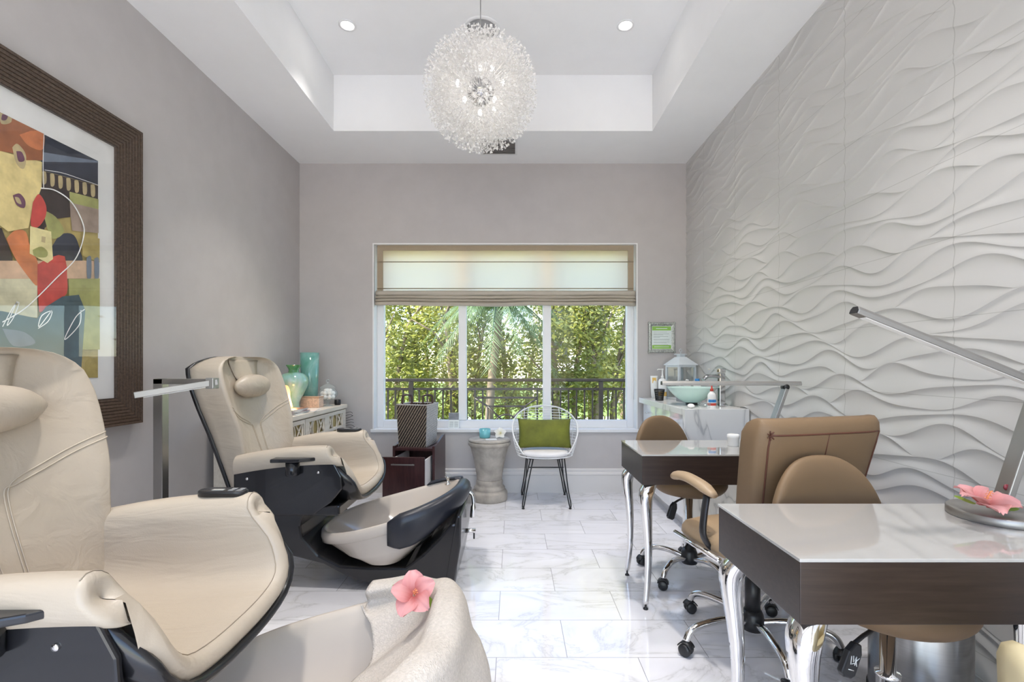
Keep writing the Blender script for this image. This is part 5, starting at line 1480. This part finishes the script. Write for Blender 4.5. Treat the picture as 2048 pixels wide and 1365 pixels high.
    roof = MB().grid([[(sx*q*s, sy*q*s, z) for sx, sy in ((-1, -1), (1, -1), (1, 1), (-1, 1))] for s, z in ((1, .318), (1.0, .324), (.62, .365), (.34, .395))], cu=True, smooth=False, cap0=True, cap1=True)
    obj('roof', roof, M['lantern'], l)
    rf = MB().box(-.026, .026, -.026, .026, .395, .418).box(-.042, .042, -.042, .042, .418, .425); rf.tube([(0, .0, .425), (0, 0, .442)], .004, 6); rf.tube([(.014*cos(k*pi/8), 0, .455+.014*sin(k*pi/8)) for k in range(16)], .003, 6, closed=True)
    obj('cap', rf, M['lantern'], l)
    o = obj('pillar_candle', MB().lathe([(0, .0), (.038, 0), (.038, .15), (.034, .154), (0, .15)], 24), M['white'], loc=(1.565, 4.50, KT+.021)); tag(o, 'white pillar candle inside the metal lantern', 'candle')
    # tissue box
    b = thing('tissue_box', 'grey tissue box with a white tissue beside the lantern', 'tissue box', (1.52, 4.20, KT), R(8))
    obj('box', MB().box(-.07, .07, -.07, .07, 0, .125), M['greybox'], b, bevel=.004)
    rows = []
    for i in range(9):
        u = i/8; rows.append([((-.035+.07*j/8)*(1-.35*u*u)+.006*sin(j*2+i), .012*sin(j*1.7+u*3)*(1+u), .122+.075*u*(1-.5*abs(j/8-.4))) for j in range(9)])
    obj('tissue', MB().grid(rows), M['cotton'], b, solid=.0008)
    # tube, pump bottle, mesh cup
    b = thing('lotion_tube', 'white lotion tube with an orange square standing by the window', 'tube', (1.352, 4.62, KT))
    rows = []
    for z, wx, wy in ((.0, .024, .024), (.018, .024, .024), (.02, .027, .027), (.10, .032, .020), (.205, .037, .003), (.215, .037, .002)):
        rows.append([(wx*cos(a), wy*sin(a), z) for a in [2*pi*k/24 for k in range(24)]])
    obj('body', MB().grid(rows, cu=True, cap0=True, cap1=True), M['white'], b)
    obj('label_patch', MB().grid([[(x, -.0035-.020*(1-z/.2)-.002, z) for x in (-.020, 0, .018)] for z in (.145, .17, .198)]), M['orange'], b)
    b = thing('pump_bottle', 'white pump lotion bottle with an amber band beside the lantern', 'bottle', (1.395, 4.50, KT))
    obj('body', MB().lathe([(0, 0), (.036, 0), (.038, .006), (.038, .17), (.030, .185), (.014, .195), (0, .196)], 26), M['white'], b)
    obj('amber_band', MB().lathe([(.0385, .03), (.0385, .07)], 26, caps=False), M['orange'], b)
    p = obj('pump', MB().lathe([(.014, .193), (.014, .215), (.007, .22), (.006, .27), (.010, .272), (.010, .285), (0, .286)], 16), M['white'], b)
    obj('spout', MB().tube([(0, 0, .279), (-.045, -.01, .279), (-.052, -.012, .272)], .005, 8), M['white'], p)
    b = thing('mesh_cup', 'black wire mesh cup in front of the pump bottle', 'cup', (1.315, 4.33, KT))
    mb = MB()
    for k in range(36):
        a = 2*pi*k/36; mb.tube([(.034*cos(a), .034*sin(a), .002), (.046*cos(a+.5), .046*sin(a+.5), .10)], .0012, 4, caps=False); mb.tube([(.034*cos(a), .034*sin(a), .002), (.046*cos(a-.5), .046*sin(a-.5), .10)], .0012, 4, caps=False)
    mb.tube([(.046*cos(k*pi/16), .046*sin(k*pi/16), .10) for k in range(32)], .003, 6, closed=True); mb.lathe([(0, 0), (.036, 0), (.036, .006), (0, .006)], 24)
    obj('mesh', mb, M['blackmetal'], b)
    b.scale = (1.0, 1.0, 1.0)
counter()

def sign():
    x0, x1, z0, z1 = (1297-CX)*4.73/FPX, (1351-CX)*4.73/FPX, CAMZ-(706-CY)*4.73/FPX, CAMZ-(645-CY)*4.73/FPX
    t = thing('framed_notice', 'small green and white notice in a silver frame on the back wall', 'sign', ((x0+x1)/2, YB, (z0+z1)/2))
    w, h = (x1-x0)/2, (z1-z0)/2; f = .036
    mb = MB()
    rows = []
    for sx, sz in ((-1, -1), (1, -1), (1, 1), (-1, 1)):
        rows.append([(sx*(w-a), -d, sz*(h-a)) for a, d in ((0, 0), (0, .010), (.008, .018), (.018, .020), (.028, .014), (f, .010), (f, 0))])
    fr = obj('sign_frame', MB().grid(rows, cv=True, smooth=False), M['silverframe'], t)
    orn = MB(); r = random.Random(2)
    for k in range(24):
        for s in (-1, 1):
            orn.ball((-w+2*w*k/23, -.014, s*(h-.008)), .008, 6, 5); orn.ball((s*(w-.008), -.014, -h+2*h*k/23), .008, 6, 5)
    orn.ball((0, -.020, h-.016), .012, 8, 6); orn.ball((-.03, -.020, h-.018), .009, 8, 6); orn.ball((.03, -.020, h-.018), .009, 8, 6)
    obj('beading', orn, M['silverframe'], fr)
    obj('paper', MB().box(-w+f, w-f, -.008, -.004, -h+f, h-f), M['paper'], t)
    a, b = w-f-.004, h-f-.004
    g = MB().box(-a, a, -.0088, -.008, b-.040, b); g.box(-a, a, -.0088, -.008, -b, -b+.036)
    obj('green_bands', g, M['greenink'], t)
    ln = MB(); z = b-.055
    for k, q in enumerate((.82, .0, .95, .6, 0, .9, .4, 0, .97, .97, 0, .98, .8, 0, .9, .96, .3)):
        if q: ln.box(-a+.012, -a+.012+(2*a-.024)*q, -.0086, -.008, z-.0025, z)
        z -= .0088
    obj('text_lines', ln, M['ink'], t)
    obj('header_text', MB().box(-a*.6, a*.6, -.0092, -.0088, b-.024, b-.018).box(-a*.8, a*.8, -.0092, -.0088, -b+.016, -b+.021), M['paper'], t)
    obj('glazing', MB().box(-w+f, w-f, -.0115, -.0105, -h+f, h-f), M['pane'], t)
sign()
